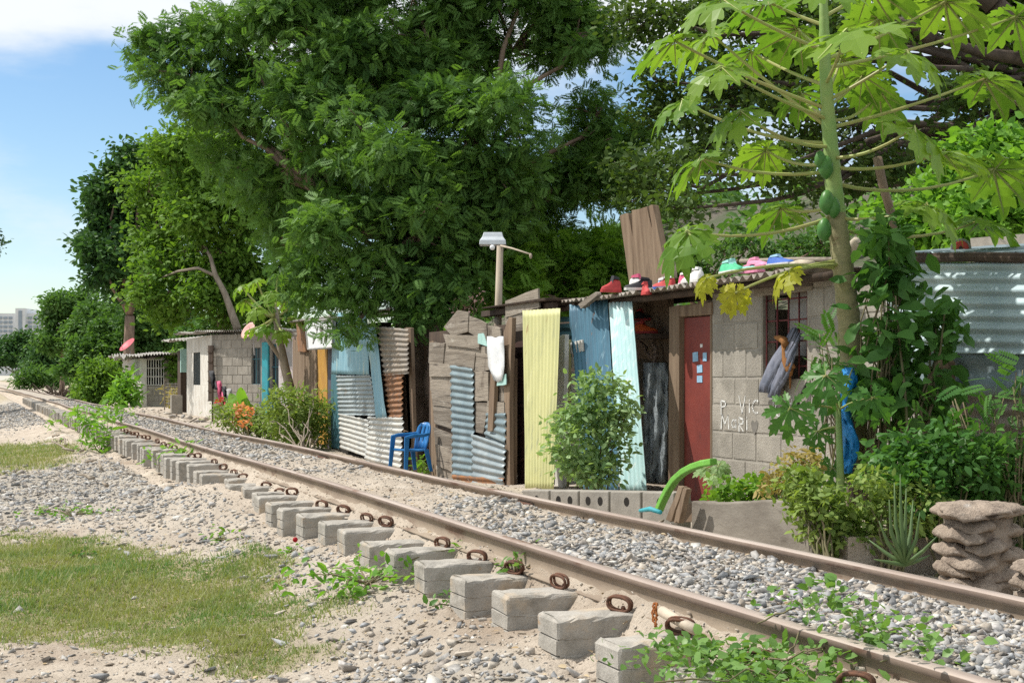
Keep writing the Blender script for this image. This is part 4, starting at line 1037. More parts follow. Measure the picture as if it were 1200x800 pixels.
# ---------------------------------------------------------------- boarded house with the ochre door and the sign
b_ = thing('boarded_house', 'brown boarded house front with ochre door and teal side panel', 'house', (6.3, 28, -.4))
BX = 6.25
M = MB(); M.box((BX + .03, sY(393, BX), -.5), (9.2, sY(343, BX), 1.7)); M.build('wall', MT['wood_dark'], b_)
for i, x in enumerate(np.linspace(343, 371, 9)[:-1]):
    M = MB(); board(M, [(x, 398 + random.uniform(-4, 4)), (x + 3.4, 398 + random.uniform(-4, 4)), (x + 3.4, 528), (x, 524)], BX - random.uniform(0, .02), .025); M.build('board', MT['wood_v'], b_, bevel=.003)
M = MB(); board(M, [(372, 400), (383, 400), (384, 520), (373, 520)], BX - .03, .04); M.build('door', MT['ochre'], b_, bevel=.004)
M = MB(); board(M, [(384, 402), (389, 402), (389, 524), (384, 524)], BX - .02, .08); M.build('post', MT['purple'], b_, bevel=.004)
M = MB(); board(M, [(388, 438), (397, 440), (398, 526), (388, 524)], BX - .12, .04); M.build('side_panel', MT['dark_teal'], b_, bevel=.004)
M = MB(); board(M, [(347, 375), (356, 374), (359, 412), (349, 412)], BX - .06, .03); M.build('loose_board', MT['zinc_rust'], b_, bevel=.003)
corr('roof', [(5.95, sY(340, 6), 1.95), (5.95, sY(394, 6), 1.9), (9.2, sY(394, 6) - .4, 2.1), (9.2, sY(340, 6), 2.15)], 'roof_sheet', b_, ridge='v', pitch=.1, amp=.015, seed=31)
sg = thing('sign_board', 'white framed panel with dark smudges hung on the boarded house', 'sign', pX(374, 408, 5.9))
M = MB(); board(M, [(358, 376), (390, 374), (390, 407), (361, 409)], 5.9, .05, jit=.003); M.build('panel', MT['white_plastic'], sg)
M = MB()
for (a, b) in (((358, 376), (390, 374)), ((390, 374), (390, 407)), ((390, 407), (361, 409)), ((361, 409), (358, 376))): M.tube([pX(a[0], a[1], 5.895), pX(b[0], b[1], 5.895)], .022, 6)
M.build('frame', MT['board_grey'], sg)
M = MB()
for q in range(15):
    x = random.uniform(365, 386); y = random.uniform(386, 403); strokes(M, [[(0, 0), (random.uniform(-3, 3), random.uniform(2, 8))]], x, y, 1, 1, 5.892, .02)
M.build('smudge', MT['paint_grey'], sg)

# ---------------------------------------------------------------- block house with white corner
YB = 42.2
hb = thing('block_house', 'block house with whitewashed front, teal post and dark windows', 'house', (7.6, YB, -.33))
zB = -.36; hB = 2.05 - zB
WD = (math.cos(R(60)), -math.sin(R(60)))
def xs_(x):                        # distance along the angled wall (plus 6.4) seen at picture column x
    a = (x - 600) / F
    return 6.4 + (a * (6.4 * ST + YB * CT) - 6.4 * CT + YB * ST) / (WD[0] * CT - WD[1] * ST - a * (WD[0] * ST + WD[1] * CT))
M = MB()
opB = [(xs_(294) - 6.4, xs_(304) - 6.4, 1.0 - .0, 2.12)]
zw0, zw1 = pY(299, 451, YB).z - zB, pY(299, 405, YB).z - zB
opB = [(xs_(294) - 6.4, xs_(304.5) - 6.4, zw0, zw1), (xs_(317) - 6.4, xs_(327) - 6.4, .05, zw1)]
blockwall(M, (6.42, YB, zB), NX, xs_(305) - 6.4, hB, opB, inn=NY, bl=.45, bh=.25, gap=.022)
core(M, (6.42, YB, zB), NX, xs_(348) - 6.42, hB, opB, .012, .14, NY)
M.build('wall', [MT['block'], MT['mortar']], hb, bevel=.006)
M = MB(); core(M, (6.4, YB - .03, zB), NY, 5.2, hB, [(2.2, 3.7, .95, 1.95)], 0, .15, NX); M.box((6.402, YB - .04, zB), (6.5, YB + .0, zB + hB - .05)); M.build('front_wall', MT['white_wall'], hb, bevel=.006)
M = MB()
for y in np.linspace(YB + 2.25, YB + 3.65, 7): M.tube([(6.42, y, zB + .95), (6.42, y, zB + 1.95)], .015, 5)
M.box((6.5, YB + 2.2, zB + .95), (6.53, YB + 3.7, zB + 1.95), 0); fwin = M.build('window', MT['dark_glass'], hb)
M = MB(); M.box((6.42, YB - .13, zB + .5), (6.62, YB - .09, zB + 2.1))
for q in range(6): M.box((6.42, YB - .15, zB + .5 + q * .28), (6.62, YB - .135, zB + .53 + q * .28))
M.build('shutter', MT['wood_dark'], hb)
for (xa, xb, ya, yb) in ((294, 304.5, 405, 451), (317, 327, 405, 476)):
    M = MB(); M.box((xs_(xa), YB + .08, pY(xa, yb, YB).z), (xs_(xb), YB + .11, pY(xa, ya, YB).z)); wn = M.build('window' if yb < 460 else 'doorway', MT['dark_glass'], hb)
    M = MB()
    for q in (0, .5, 1): M.tube([(xs_(xa + (xb - xa) * q), YB + .04, pY(xa, yb, YB).z), (xs_(xa + (xb - xa) * q), YB + .04, pY(xa, ya, YB).z)], .014, 5)
    for q in (.02, .36, .98): M.tube([(xs_(xa), YB + .04, pY(xa, ya + (yb - ya) * q, YB).z), (xs_(xb), YB + .04, pY(xa, ya + (yb - ya) * q, YB).z)], .014, 5)
    M.build('grille', MT['dark_teal'], wn)
M = MB(); M.box((xs_(309), YB - .07, zB), (xs_(316), YB - .005, pY(312, 403, YB).z)); M.build('post', MT['teal_paint'], hb, bevel=.01)
M = MB(); M.box((xs_(327.5), YB - .03, zB), (xs_(349), YB + .1, pY(330, 398, YB).z)); M.build('pink_wall', MT['pink_wall'], hb)
M = MB(); M.box((xs_(336), YB - .04, pY(340, 430, YB).z), (xs_(343), YB - .02, pY(340, 402, YB).z)); M.build('small_window', MT['board_grey'], hb)
M = MB(); M.box((6.5, YB + 4.9, zB), (9.5, YB + 5.1, zB + hB)); M.box((9.4, YB + .1, zB), (9.55, YB + 5, zB + hB)); M.build('back_wall', MT['mortar'], hb)
for ch in list(hb.children):
    if ch.name.split('.')[0] in ('wall', 'window', 'doorway', 'post', 'pink_wall', 'small_window', 'shutter') and ch != fwin:
        piv = Vector((6.4, YB, 0)) - Vector(hb.location); Mx = Matrix.Translation(piv) @ Matrix.Rotation(R(-60), 4, 'Z') @ Matrix.Translation(-piv)
        for q in [ch] + list(ch.children): q.data.transform(Mx)
corr('roof', [(6.0, YB + .35, 2.16), (7.9, YB - 3.5, 2.1), (10.2, YB + 1.5, 2.16), (6.0, YB + 5.4, 2.22)], 'roof_sheet', hb, ridge='v', pitch=.12, amp=.025, warp=.04, seed=33)
# behind it, the farther roofs
sh = thing('tin_shed', 'small tin roofed shed with green panel behind the block house', 'shed', (6.9, 52, -.35))
M = MB(); M.box((6.62, 50.5, -.4), (8.6, 51.3, 1.75)); M.build('wall', MT['wood_dark'], sh)
M = MB(); M.box((6.6, 50.3, 1.0), (7.4, 50.45, 1.8)); M.build('panel', MT['mint'], sh)
corr('roof', [(6.2, 50, 2.05), (9.2, 50, 2.35), (9.2, 52.5, 2.4), (6.2, 52.5, 2.15)], 'roof_sheet', sh, ridge='v', pitch=.12, amp=.03, warp=.05, seed=35)
# far shack with white bars
YA = 61.
ha = thing('barred_shack', 'far pale shack with white window bars and sagging tin roof', 'shack', (7.3, YA, -.36))
xa = lambda x: pY(x, 440, YA).x
zA = -.4
M = MB(); blockwall(M, (6.42, YA, zA), NX, xa(193) - 6.42, pY(180, 452, YA).z - zA, [], inn=NY, bl=.45, gap=.025); core(M, (6.42, YA, zA), NX, xa(193) - 6.42, pY(180, 452, YA).z - zA, [], .012, .14, NY)
M.build('wall', [MT['block'], MT['mortar']], ha)
M = MB(); M.box((6.4, YA + .02, zA), (6.55, YA + 8, 1.62)); M.box((6.401, YA - .08, zA), (6.62, YA + .0, 1.6)); M.build('front_wall', MT['white_wall'], ha)
M = MB(); M.box((6.38, YA + 2.5, .6), (6.398, YA + 5.5, 1.4)); M.build('poster', MT['pink_wall'], ha)
M = MB(); M.box((6.6, YA + 2.6, zA), (9, YA + 2.8, 1.6)); M.box((8.9, YA + .1, zA), (9.05, YA + 8, 1.6)); M.build('back_wall', MT['dark'], ha)  # near-black, the room's shade behind the bars is in the colour
M = MB(); M.box((xa(193), YA, zA), (xa(215), YA + .12, 1.55)); M.build('side_wall', MT['wood'], ha)
M = MB()
zb0, zb1 = pY(180, 451, YA).z, pY(180, 421, YA).z
for q in np.linspace(0, 1, 9): M.tube([(xa(168 + 24 * q), YA + .03, zb0), (xa(168 + 24 * q), YA + .03, zb1)], .022, 5)
for q in (.0, .33, .66, 1): M.tube([(xa(167), YA + .03, zb0 + (zb1 - zb0) * q), (xa(193), YA + .03, zb0 + (zb1 - zb0) * q)], .02, 5)
M.build('window_bars', MT['white_paint'], ha)
corr('roof', [(5.8, YA - .7, 1.62), (8.9, YA - .9, 1.95), (8.9, YA + 8.5, 1.85), (5.8, YA + 8.5, 1.72)], 'roof_sheet', ha, ridge='v', pitch=.12, amp=.035, warp=.12, seed=37)
def dish(name, label, c0, nrm, r, mat):
    t = thing(name, label, 'satellite dish', c0)
    nrm = Vector(nrm).normalized(); a = nrm.orthogonal().normalized(); b = nrm.cross(a); vs = [Vector(c0) - nrm * .02]; fs = []
    for j in range(1, 6):
        for i in range(24):
            q = 2 * math.pi * i / 24; rr = r * j / 5; vs.append(Vector(c0) + (a * math.cos(q) + b * math.sin(q)) * rr + nrm * .18 * r * (j / 5) ** 2)
    fs = [(0, 1 + i, 1 + (i + 1) % 24) for i in range(24)] + [(1 + (j - 1) * 24 + i, 1 + j * 24 + i, 1 + j * 24 + (i + 1) % 24, 1 + (j - 1) * 24 + (i + 1) % 24) for j in range(1, 5) for i in range(24)]
    M = MB(); M.add(vs, fs); M.build('reflector', MT[mat], t, smooth=True, solid=.012)
    M = MB(); M.tube([Vector(c0) - nrm * .03, Vector(c0) - nrm * .15 + Vector((0, 0, -.15)), Vector(c0) + Vector((0, 0, -.55)) - nrm * .2], .02, 6); M.build('mast', MT['board_grey'], t)
    M = MB(); M.tube([Vector(c0) - a * r * .9 + nrm * .1, Vector(c0) - a * r * .3 + nrm * r * .9], .012, 6); M.build('feed_arm', MT['board_grey'], t)
dish('satellite_dish', 'tilted faded red satellite dish on the far shack roof', pX(150, 405, 6.6), (-.66, -.25, .72), .42, 'red_dish')
dish('satellite_dish', 'pale pink satellite dish beside the small tree on the block house', pY(292, 388, YB - 2.4), (-.7, -.3, .45), .26, 'pink_dish')
# yard wall between them, vine, clothes, rubble, basin
M = MB(); blockwall(M, (xa(190) - .3, 56.5, -.4), NX, 1.9, .72, [], inn=NY, bl=.45, gap=.025); core(M, (xa(190) - .3, 56.5, -.4), NX, 1.9, .72, [], .012, .14, NY)
tag(M.build('yard_wall', [MT['block'], MT['mortar']]), 'low unplastered block wall in front of the far shack', 'wall')
t = thing('wire_fence', 'thin wire fence with grey posts before the low block wall', 'fence', (7, 54, -.4))
for q in range(4):
    M = MB(); M.tube([(6.5 + q * .45, 54 - q * .6, -.45), (6.5 + q * .45, 54 - q * .6, .75)], .025, 6); M.build('post', MT['wood'], t)
M = MB()
for q in range(9):
    z = -.2 + q * .1; M.tube([(6.5, 54, z), (7.85, 52.2, z)], .004, 4)
for q in range(12):
    M.tube([(6.5 + q * .115, 54 - q * .152, -.25), (6.5 + q * .115, 54 - q * .152, .65)], .004, 4)
M.build('netting', MT['board_grey'], t)
M = MB(); M.box((5.95, 47.6, -.4), (6.3, 47.9, .25))
tag(M.build('block_stub', MT['block'], bevel=.01), 'short stub of pale blockwork at the white front of the block house', 'wall')
M = MB(); M.tube([pX(249, 510, 6.0), pX(249, 450, 6.0)], .025, 6)
tag(M.build('stick', MT['wood_dark']), 'thin dark upright stick holding the drying clothes', 'stick')
for (x, y, w_, hh, m, lab) in ((248, 445, 6, 22, 'c_black', 'dark grey cloth draped over the drying stick'), (256, 458, 6, 24, 'c_magenta', 'dark red shirt drying below the grey cloth'), (262, 462, 5, 18, 'c_black', 'black cloth drying beside the red shirt'), (259, 470, 5, 10, 'c_red', 'bright red cloth end drying under the dark shirt'), (268, 465, 7, 20, 'board_grey', 'pale grey cloth at the right of the drying clothes')):
    M = MB(); gp = []
    for j in range(6):
        for i in range(4): gp.append(pX(x - w_ / 2 + w_ * i / 3 + j * .7, y - hh / 2 + hh * j / 5 + random.uniform(-1, 1), 5.98 + .04 * math.sin(i * 2 + j)))
    M.add(gp, [(j * 4 + i, j * 4 + i + 1, j * 4 + 5 + i, j * 4 + 4 + i) for j in range(5) for i in range(3)])
    tag(M.build('cloth', MT[m], smooth=True, solid=.02), lab, 'cloth', 'clothes drying by the flower bushes')
M = MB(); vs = []
for j, (rr, z) in enumerate(((.20, 0), (.27, .22), (.28, .22), (.25, .21), (.18, .03))):
    for i in range(16): vs.append(pY(315, 481, 39.5) + Vector((rr * math.cos(i * math.pi / 8), rr * math.sin(i * math.pi / 8), z)))
M.add(vs, [(j * 16 + i, j * 16 + (i + 1) % 16, j * 16 + 16 + (i + 1) % 16, j * 16 + 16 + i) for j in range(4) for i in range(16)] + [tuple(range(64, 80))])
tag(M.build('basin', MT['blue_plastic'], smooth=True), 'round blue plastic basin at the foot of the teal post', 'basin')
for q in range(9):
    x = 196 + q * 6; y = 489 + q * .9 + random.uniform(-5, 2)
    V, Fc = SV[q % len(SV)]; p = pX(x, y, 5.4 + random.uniform(-.2, .4)); s_ = random.uniform(.12, .24)
    W, FF = inst(V, Fc, frames(rng.normal(size=(1, 3)), np.array([[.1, .1, 1.]])), np.array([[s_, s_, s_ * .8]]), np.array([[p.x, p.y, gz(p.x, p.y) + s_ * .3]]))
    tag(npmesh('rubble_stone', W, FF, MT['rocktan'], None, False, np.full(len(FF), random.random())), 'tan rubble block lying before the white house front', 'stone', 'rubble before the block house')

# ---------------------------------------------------------------- right hand tin shack
ts = thing('tin_shack', 'shack wall of pale blue horizontal corrugated sheets at the right edge', 'shack', (6.4, 7.6, -.4))
RX = 6.42
def rs(pts, mat, seed, lift, **k): return corr('metal_sheet', [pX(x, y, RX - lift) for x, y in pts], mat, ts, seed=seed, **k)
rs([(1040, 308), (1290, 306), (1290, 418), (1040, 411)], 'zinc_sky', 41, .05, pitch=.085, amp=.013, warp=.02)
rs([(1040, 405), (1290, 412), (1290, 466), (1040, 460)], 'zinc_blue', 42, .02, pitch=.2, amp=.008, warp=.02)
rs([(1040, 455), (1290, 462), (1290, 640), (1040, 625)], 'zinc_brown', 43, .0, pitch=.10, amp=.012, warp=.02)
M = MB(); M.tube([pX(1046, 303, RX - .08), pX(1140, 301, RX - .08), pX(1290, 304, RX - .08)], .035, 8); board(M, [(1050, 296), (1290, 297), (1290, 303), (1050, 300)], RX - .11, .06, jit=.003)
M.build('beam', MT['wood_dark'], ts, bevel=.003)
M = MB(); M.box((RX + .1, 4, -.4), (RX + .2, yEnd - .02, 1.55)); M.build('backing', MT['dark'], ts)  # near-black backing, shade behind the tin is in its colour
corr('roof', [pX(1050, 298, RX), pX(1290, 298, RX), pX(1290, 298, RX) + Vector((2.6, 0, .22)), pX(1050, 298, RX) + Vector((2.6, 0, .22))], 'zinc_blue', ts, ridge='v', pitch=.1, amp=.015, seed=44)
M = MB(); board(M, [(1098, 412), (1112, 425), (1110, 470), (1096, 468)], RX - .14, .06); board(M, [(1088, 440), (1098, 430), (1097, 474), (1088, 474)], RX - .17, .04)
tag(M.build('board', MT['wood_v'], bevel=.004), 'broken brown boards leaning on the tin wall behind the shrub', 'board')
M = MB(); limb(M, pX(1028, 185, 6.2), pX(1058, 306, 6.28), .035, .03, n=6, wob=.02)
tag(M.build('prop_stick', MT['bark'], smooth=True), 'brown slanting stick rising from the tin roof corner', 'stick')
# red reel on the roof
t = thing('reel', 'round red centred reel with pale rim on the tin roof', 'reel', pX(1127, 300, 6.75))
M = MB(); cc = pX(1126, 291, 6.75); nv = (Vector((0, 0, EYE)) - cc); nv.z = 0; nv.normalize(); sd = nv.cross(Vector((0, 0, 1)))
def disc(M, r, d0, d1, n=24):
    vs = [cc + nv * d + (sd * math.cos(2 * math.pi * i / n) + Vector((0, 0, 1)) * math.sin(2 * math.pi * i / n)) * r for d in (d0, d1) for i in range(n)]
    M.add(vs, [tuple(range(n)), tuple(range(n, 2 * n))[::-1]] + [(i, (i + 1) % n, n + (i + 1) % n, n + i) for i in range(n)])
disc(M, .074, -.05, .0); M.build('rim', MT['board_grey'], t, bevel=.006)
M = MB(); disc(M, .055, -.03, .012); M.build('face', MT['reel_red'], t, bevel=.006)
M = MB(); disc(M, .014, .0, .03); M.build('hub', MT['wood_dark'], t)
M = MB(); board(M, [(1137, 279), (1290, 268), (1290, 305), (1137, 301)], 8.2, .1); tag(M.build('parapet_wall', MT['mortar']), 'grey plastered wall rising behind the tin roof at the right', 'wall')

# ---------------------------------------------------------------- kerb of hollow blocks, planter wall, odds and ends
t = thing('block_kerb', 'low kerb of hollow concrete blocks in front of the coloured sheets', 'kerb', pX(700, 600, 4.6))
A, B = pX(612, 574, 4.2), pX(792, 577, 4.8)
d = (B - A); d.z = 0; Ln = d.length; d.normalize(); inn = Vector((-d.y, d.x, 0)); inn = inn if inn.x > 0 else -inn
nb = 5
for q in range(nb):
    a = A + (B - A) * (q / nb); b = A + (B - A) * ((q + 1) / nb - .012)
    M = MB(); zt = .0
    vs = [p + inn * k_ + Vector((0, 0, z)) for p in (a, b) for k_ in (0, .19) for z in (-.34, 0)]
    M.add(vs, [(0, 1, 3, 2), (4, 6, 7, 5), (0, 4, 5, 1), (2, 3, 7, 6), (0, 2, 6, 4), (1, 5, 7, 3)])
    bo = M.build('hollow_block', MT['mortar'], t, bevel=.008)
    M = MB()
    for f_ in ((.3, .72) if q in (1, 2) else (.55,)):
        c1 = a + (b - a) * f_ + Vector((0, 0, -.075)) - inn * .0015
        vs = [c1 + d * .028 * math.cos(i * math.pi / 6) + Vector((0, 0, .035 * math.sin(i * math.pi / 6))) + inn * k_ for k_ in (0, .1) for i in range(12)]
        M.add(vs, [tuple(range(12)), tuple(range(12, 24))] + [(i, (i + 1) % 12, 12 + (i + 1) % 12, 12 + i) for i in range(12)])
    M.build('painted_hole_shade', MT['dark'], bo)  # solid dark discs on the block face, shade of the hollows painted in
M = MB()
tp = [(810, 587), (830, 588), (850, 589), (868, 587.5), (885, 586), (905, 586), (930, 587), (952, 589)]
out = [pX(x, y, 4.55) for x, y in tp] + [pX(x, 668, 4.55) for x in (952, 900, 850, 810)]
M.slab(out, NX, .09, 0, 4, .006)
tag(M.build('planter_wall', MT['plaster'], bevel=.012), 'low mud coloured planter wall with wavy top beside the far rail', 'planter')
M = MB(); M.box((4.64, pX(955, 590, 4.55).y - .2, -.5), (6.35, pX(806, 590, 4.55).y + .1, -.10)); tag(M.build('planter_soil', MT['ground']), 'soil filling the planter behind the mud coloured wall', 'soil')
M = MB(); pts = [(768, 598), (772, 588), (779, 574), (787, 562), (797, 553), (808, 547), (820, 543), (832, 541)]
oA = [pX(x, y, 4.5) for x, y in pts]; vs = []
for i, p in enumerate(oA):
    dd = (oA[min(i + 1, len(oA) - 1)] - oA[max(i - 1, 0)]).normalized(); n_ = dd.cross(NX).normalized()
    vs += [p + n_ * .022, p - n_ * .022 , p - n_ * .022 + Vector((.07, .03, 0)), p + n_ * .022 + Vector((.07, .03, 0))]
M.add(vs, [(i * 4 + k_, i * 4 + (k_ + 1) % 4, i * 4 + 4 + (k_ + 1) % 4, i * 4 + 4 + k_) for i in range(len(oA) - 1) for k_ in range(4)] + [(0, 1, 2, 3), tuple(len(vs) - 4 + k_ for k_ in range(4))])
tag(M.build('tyre_arch', MT['green_tyre'], smooth=False, bevel=.008), 'bright green painted arch rising beside the block kerb', 'tyre')
for pts, X, lab in (([(795, 569), (800, 570), (787, 611), (780, 609)], 4.42, 'brown stake leaning right beside the green arch'), ([(800, 572), (805, 573), (795, 612), (789, 612)], 4.40, 'thinner brown stake leaning between the arch stake and planter'), ([(794, 588), (811, 590), (811, 612), (795, 610)], 4.62, 'short wide board end closing the left of the planter wall')):
    M = MB(); board(M, pts, X, .04); tag(M.build('stake', MT['wood_v'], bevel=.003), lab, 'stake')
M = MB(); M.tube([pX(750, 598, 4.3), pX(762, 596, 4.3), pX(774, 600, 4.3)], [.012, .018, .015], 8); tag(M.build('rag', MT['teal_paint'], smooth=True), 'teal rag on the ground at the foot of the green arch', 'rag')

# stack of shelf-like lobes
def lobestack(name, label, x0, x1, y0, y1, X, rows, cat='planter'):
    base = pX((x0 + x1) / 2, y1, X); t = thing(name, label, cat, base)
    k = zX((x0 + x1) / 2, X) / F; W = (x1 - x0) * k; H = (y1 - y0) * k
    def lobe(c_, ang, L, w_, th, nm='lobe'):
        nu, nv = 26, 16; vs = []; Rm = Matrix.Rotation(ang, 3, 'Z')
        sd = random.randint(0, 999)
        for j in range(nv + 1):
            b = math.pi * j / nv
            for i in range(nu):
                a = 2 * math.pi * i / nu
                x = math.sin(b) * math.cos(a); y = math.sin(b) * math.sin(a); z = math.cos(b)
                rr = 1 + .10 * math.sin(5 * a + sd) + .07 * math.sin(11 * a + sd * 2) + .05 * math.sin(23 * a + sd)
                z2 = z * (1 if z > 0 else .75)
                drop = -.62 * max(0, x) ** 2 * (1 if z > -.2 else .55)
                p = Vector((x * rr * L, y * rr * w_, (z2 + drop) * th + .007 * math.sin(31 * a + sd) * math.sin(b) + .004 * math.sin(9 * x * 3 + sd)))
                vs.append(c_ + Rm @ p)
        M = MB(); M.add(vs, [(j * nu + i, (j + 1) * nu + i, (j + 1) * nu + (i + 1) % nu, j * nu + (i + 1) % nu) for j in range(nv) for i in range(nu)])
        return M.build(nm, MT['stone_slab'], t, smooth=True)
    M = MB(); M.tube([base + Vector((0, 0, -.05)), base + Vector((0, 0, H * .5)), base + Vector((0, 0, H * .95))], [W * .40, W * .36, W * .40], 14); M.build('core', MT['stone_slab'], t, smooth=True)
    for (dx, yy, L, w_, th, ang) in rows:
        f = Vector((-.68, -.73, 0)).normalized()
        aa = math.atan2(f.y, f.x) + ang
        c_ = base + Vector((CT, -ST, 0)) * dx * W + Vector((0, 0, H * yy)) + Vector((math.cos(aa), math.sin(aa), 0)) * W * .16
        lobe(c_, aa, L * W, w_ * W, th * H)
    return t
rows = [(-.22, .90, .36, .34, .10, .5), (.26, .91, .36, .36, .10, -.5), (.0, .94, .36, .46, .075, 0), (.03, .78, .38, .27, .115, -.1), (-.26, .66, .36, .27, .115, .6), (.34, .68, .34, .26, .10, -.8), (.12, .55, .38, .30, .11, -.1), (-.36, .48, .3, .2, .10, 1.), (-.10, .37, .40, .30, .11, .2), (.34, .42, .34, .27, .11, -.7), (-.36, .27, .3, .22, .11, .9), (.28, .22, .38, .28, .11, -.4), (-.06, .12, .44, .38, .12, .1), (.4, .1, .3, .24, .1, -.9)]
ls = lobestack('lobed_stack', 'tall stack of weathered tan shelf-shaped lobes beside the far rail', 1096, 1196, 588, 694, 4.2, rows)
M = MB()
for (x, w_, y1_) in ((1137, 5, 612), (1149, 3, 608), (1142, 12, 600)): board(M, [(x - w_ / 2, 596), (x + w_ / 2, 596), (x + w_ * .3, y1_), (x - w_ * .3, y1_)], 4.2 - .165, .02, sub=3, jit=.003)
lobestack('lobed_stack', 'pale flat lobed slab pile cut off by the right edge of the photo', 1186, 1262, 654, 720, 4.0, [(0, .85, .5, .5, .12, 0), (-.2, .6, .4, .4, .15, .5), (.1, .35, .5, .45, .15, 0), (0, .12, .5, .5, .15, .2)])

# ---------------------------------------------------------------- blue plastic chair
def chair(p, yaw):
    t = thing('plastic_chair', 'blue plastic armchair standing between the tin shack and the gate', 'chair', p)
    Rm = Matrix.Rotation(yaw, 3, 'Z'); P = Vector(p); k = .74
    tr = lambda v: P + Rm @ (Vector(v) * k)
    def part(nm, fn, parent=t, bev=.006):
        M = MB(); fn(M); M.v = [tuple(tr(v)) for v in M.v]; return M.build(nm, MT['blue_plastic'], parent, bevel=bev)
    # x forward, y left; seat at .40
    part('seat', lambda M: M.add([(x, y, z) for x, y, z in ((-.2, -.2, .39), (-.2, .2, .39), (.0, -.22, .385), (.0, .22, .385), (.24, -.24, .41), (.24, .24, .41), (-.2, -.2, .36), (-.2, .2, .36), (.0, -.22, .355), (.0, .22, .355), (.24, -.24, .37), (.24, .24, .37))],
         [(0, 2, 3, 1), (2, 4, 5, 3), (6, 7, 9, 8), (8, 9, 11, 10), (0, 1, 7, 6), (4, 10, 11, 5), (0, 6, 8, 2), (2, 8, 10, 4), (1, 3, 9, 7), (3, 5, 11, 9)]))
    for sx, sy in ((1, 1), (1, -1), (-1, 1), (-1, -1)):
        def leg(M):
            x0, x1 = (.22, .27) if sx > 0 else (-.19, -.27); y0, y1 = .215 * sy, .255 * sy
            top = .62 if sx > 0 else .39
            a = .05
            M.add([(x0 - a, y0 - .012, top), (x0 + a, y0 - .012, top), (x0 + a, y0 + .014, top), (x0 - a, y0 + .014, top), (x1 - a * .7, y1 - .012, 0), (x1 + a * .7, y1 - .012, 0), (x1 + a * .7, y1 + .012, 0), (x1 - a * .7, y1 + .012, 0)],
                  [(0, 1, 2, 3), (4, 7, 6, 5), (0, 4, 5, 1), (1, 5, 6, 2), (2, 6, 7, 3), (3, 7, 4, 0)])
        part('leg', leg)
    for sy in (1, -1):
        def arm(M): M.tube([(.25, .225 * sy, .61), (.1, .24 * sy, .635), (-.12, .235 * sy, .64), (-.25, .19 * sy, .66)], [.026, .034, .034, .028], 8)
        part('armrest', arm, bev=0)
    def back(M):
        n = 12; vs = []
        for j, (z, off, w_) in enumerate(((.38, -.2, .18), (.52, -.235, .2), (.68, -.27, .21), (.78, -.295, .19), (.84, -.31, .13))):
            for i in range(n + 1):
                q = -1 + 2 * i / n; vs.append((off - .05 * (1 - q * q), q * w_, z + (.02 * (1 - q * q) if j == 4 else 0)))
        fs = [(j * (n + 1) + i, j * (n + 1) + i + 1, (j + 1) * (n + 1) + i + 1, (j + 1) * (n + 1) + i) for j in range(4) for i in range(n) if not (i in (2, 5, 9) and j in (1, 2))]
        M.add(vs, fs)
    M = MB(); back(M); M.v = [tuple(tr(v)) for v in M.v]; M.build('backrest', MT['blue_plastic'], t, smooth=True, solid=.018)
chair(pX(481, 552, 5.35), math.atan2(-.30, -.95))

# ============================================================================ vegetation
def gp(x, X, y=443):              # ground point under picture column x on plane X
    p = pX(x, y, X); return Vector((p.x, p.y, gz(p.x, p.y)))

# --- big tree behind the gate
base = pX(491, 560, 6.25); base.z = -.6
fork = pX(482, 300, 6.5)
B1 = blobs_px([(480, 40, 105, 0), (380, 70, 100, -.5), (285, 50, 68, .4), (225, 95, 48, 0), (180, 62, 30, .2), (262, 130, 52, -.6), (600, 60, 105, .5), (676, 40, 50, 0), (700, 135, 42, .8), (660, 180, 72, 1.0),
               (560, 160, 105, -1.), (450, 180, 105, -1.4), (350, 170, 92, -.8), (300, 200, 55, .2), (400, 270, 75, -1.6), (490, 275, 80, -1.8), (575, 265, 62, -1.2), (445, 335, 48, -2.2), (375, 330, 48, -1.6), (535, 320, 50, -1.8), (705, 210, 48, 1.2), (735, 170, 40, 1.5),
               (410, 385, 22, -2.4), (500, 360, 36, -2.3), (330, 285, 45, 0), (500, -60, 110, 0), (360, -40, 90, 0), (640, -50, 90, 0), (560, 230, 70, 1.5), (640, 250, 40, 1.2)], zX(490, 6.9), .88)
big = tree('shade_tree', 'huge dark green shade tree towering behind the gate and tin shack', 'tree', base, fork, B1, 5600, 11, .165, PINN_V, PINN_F, 'leaf_big', 'bark', .22, .18, .3, droop=.35, twigs=520, sub=11, subr=.33)
M = MB(); limb(M, base + Vector((.15, -.3, 0)), pX(505, 350, 6.5), .13, .11, n=6, wob=.04, sides=9); limb(M, base + Vector((.1, .3, 0)), pX(468, 330, 6.7), .12, .09, n=6, wob=.04, sides=9)
M.build('limb', MT['bark'], big, smooth=True)
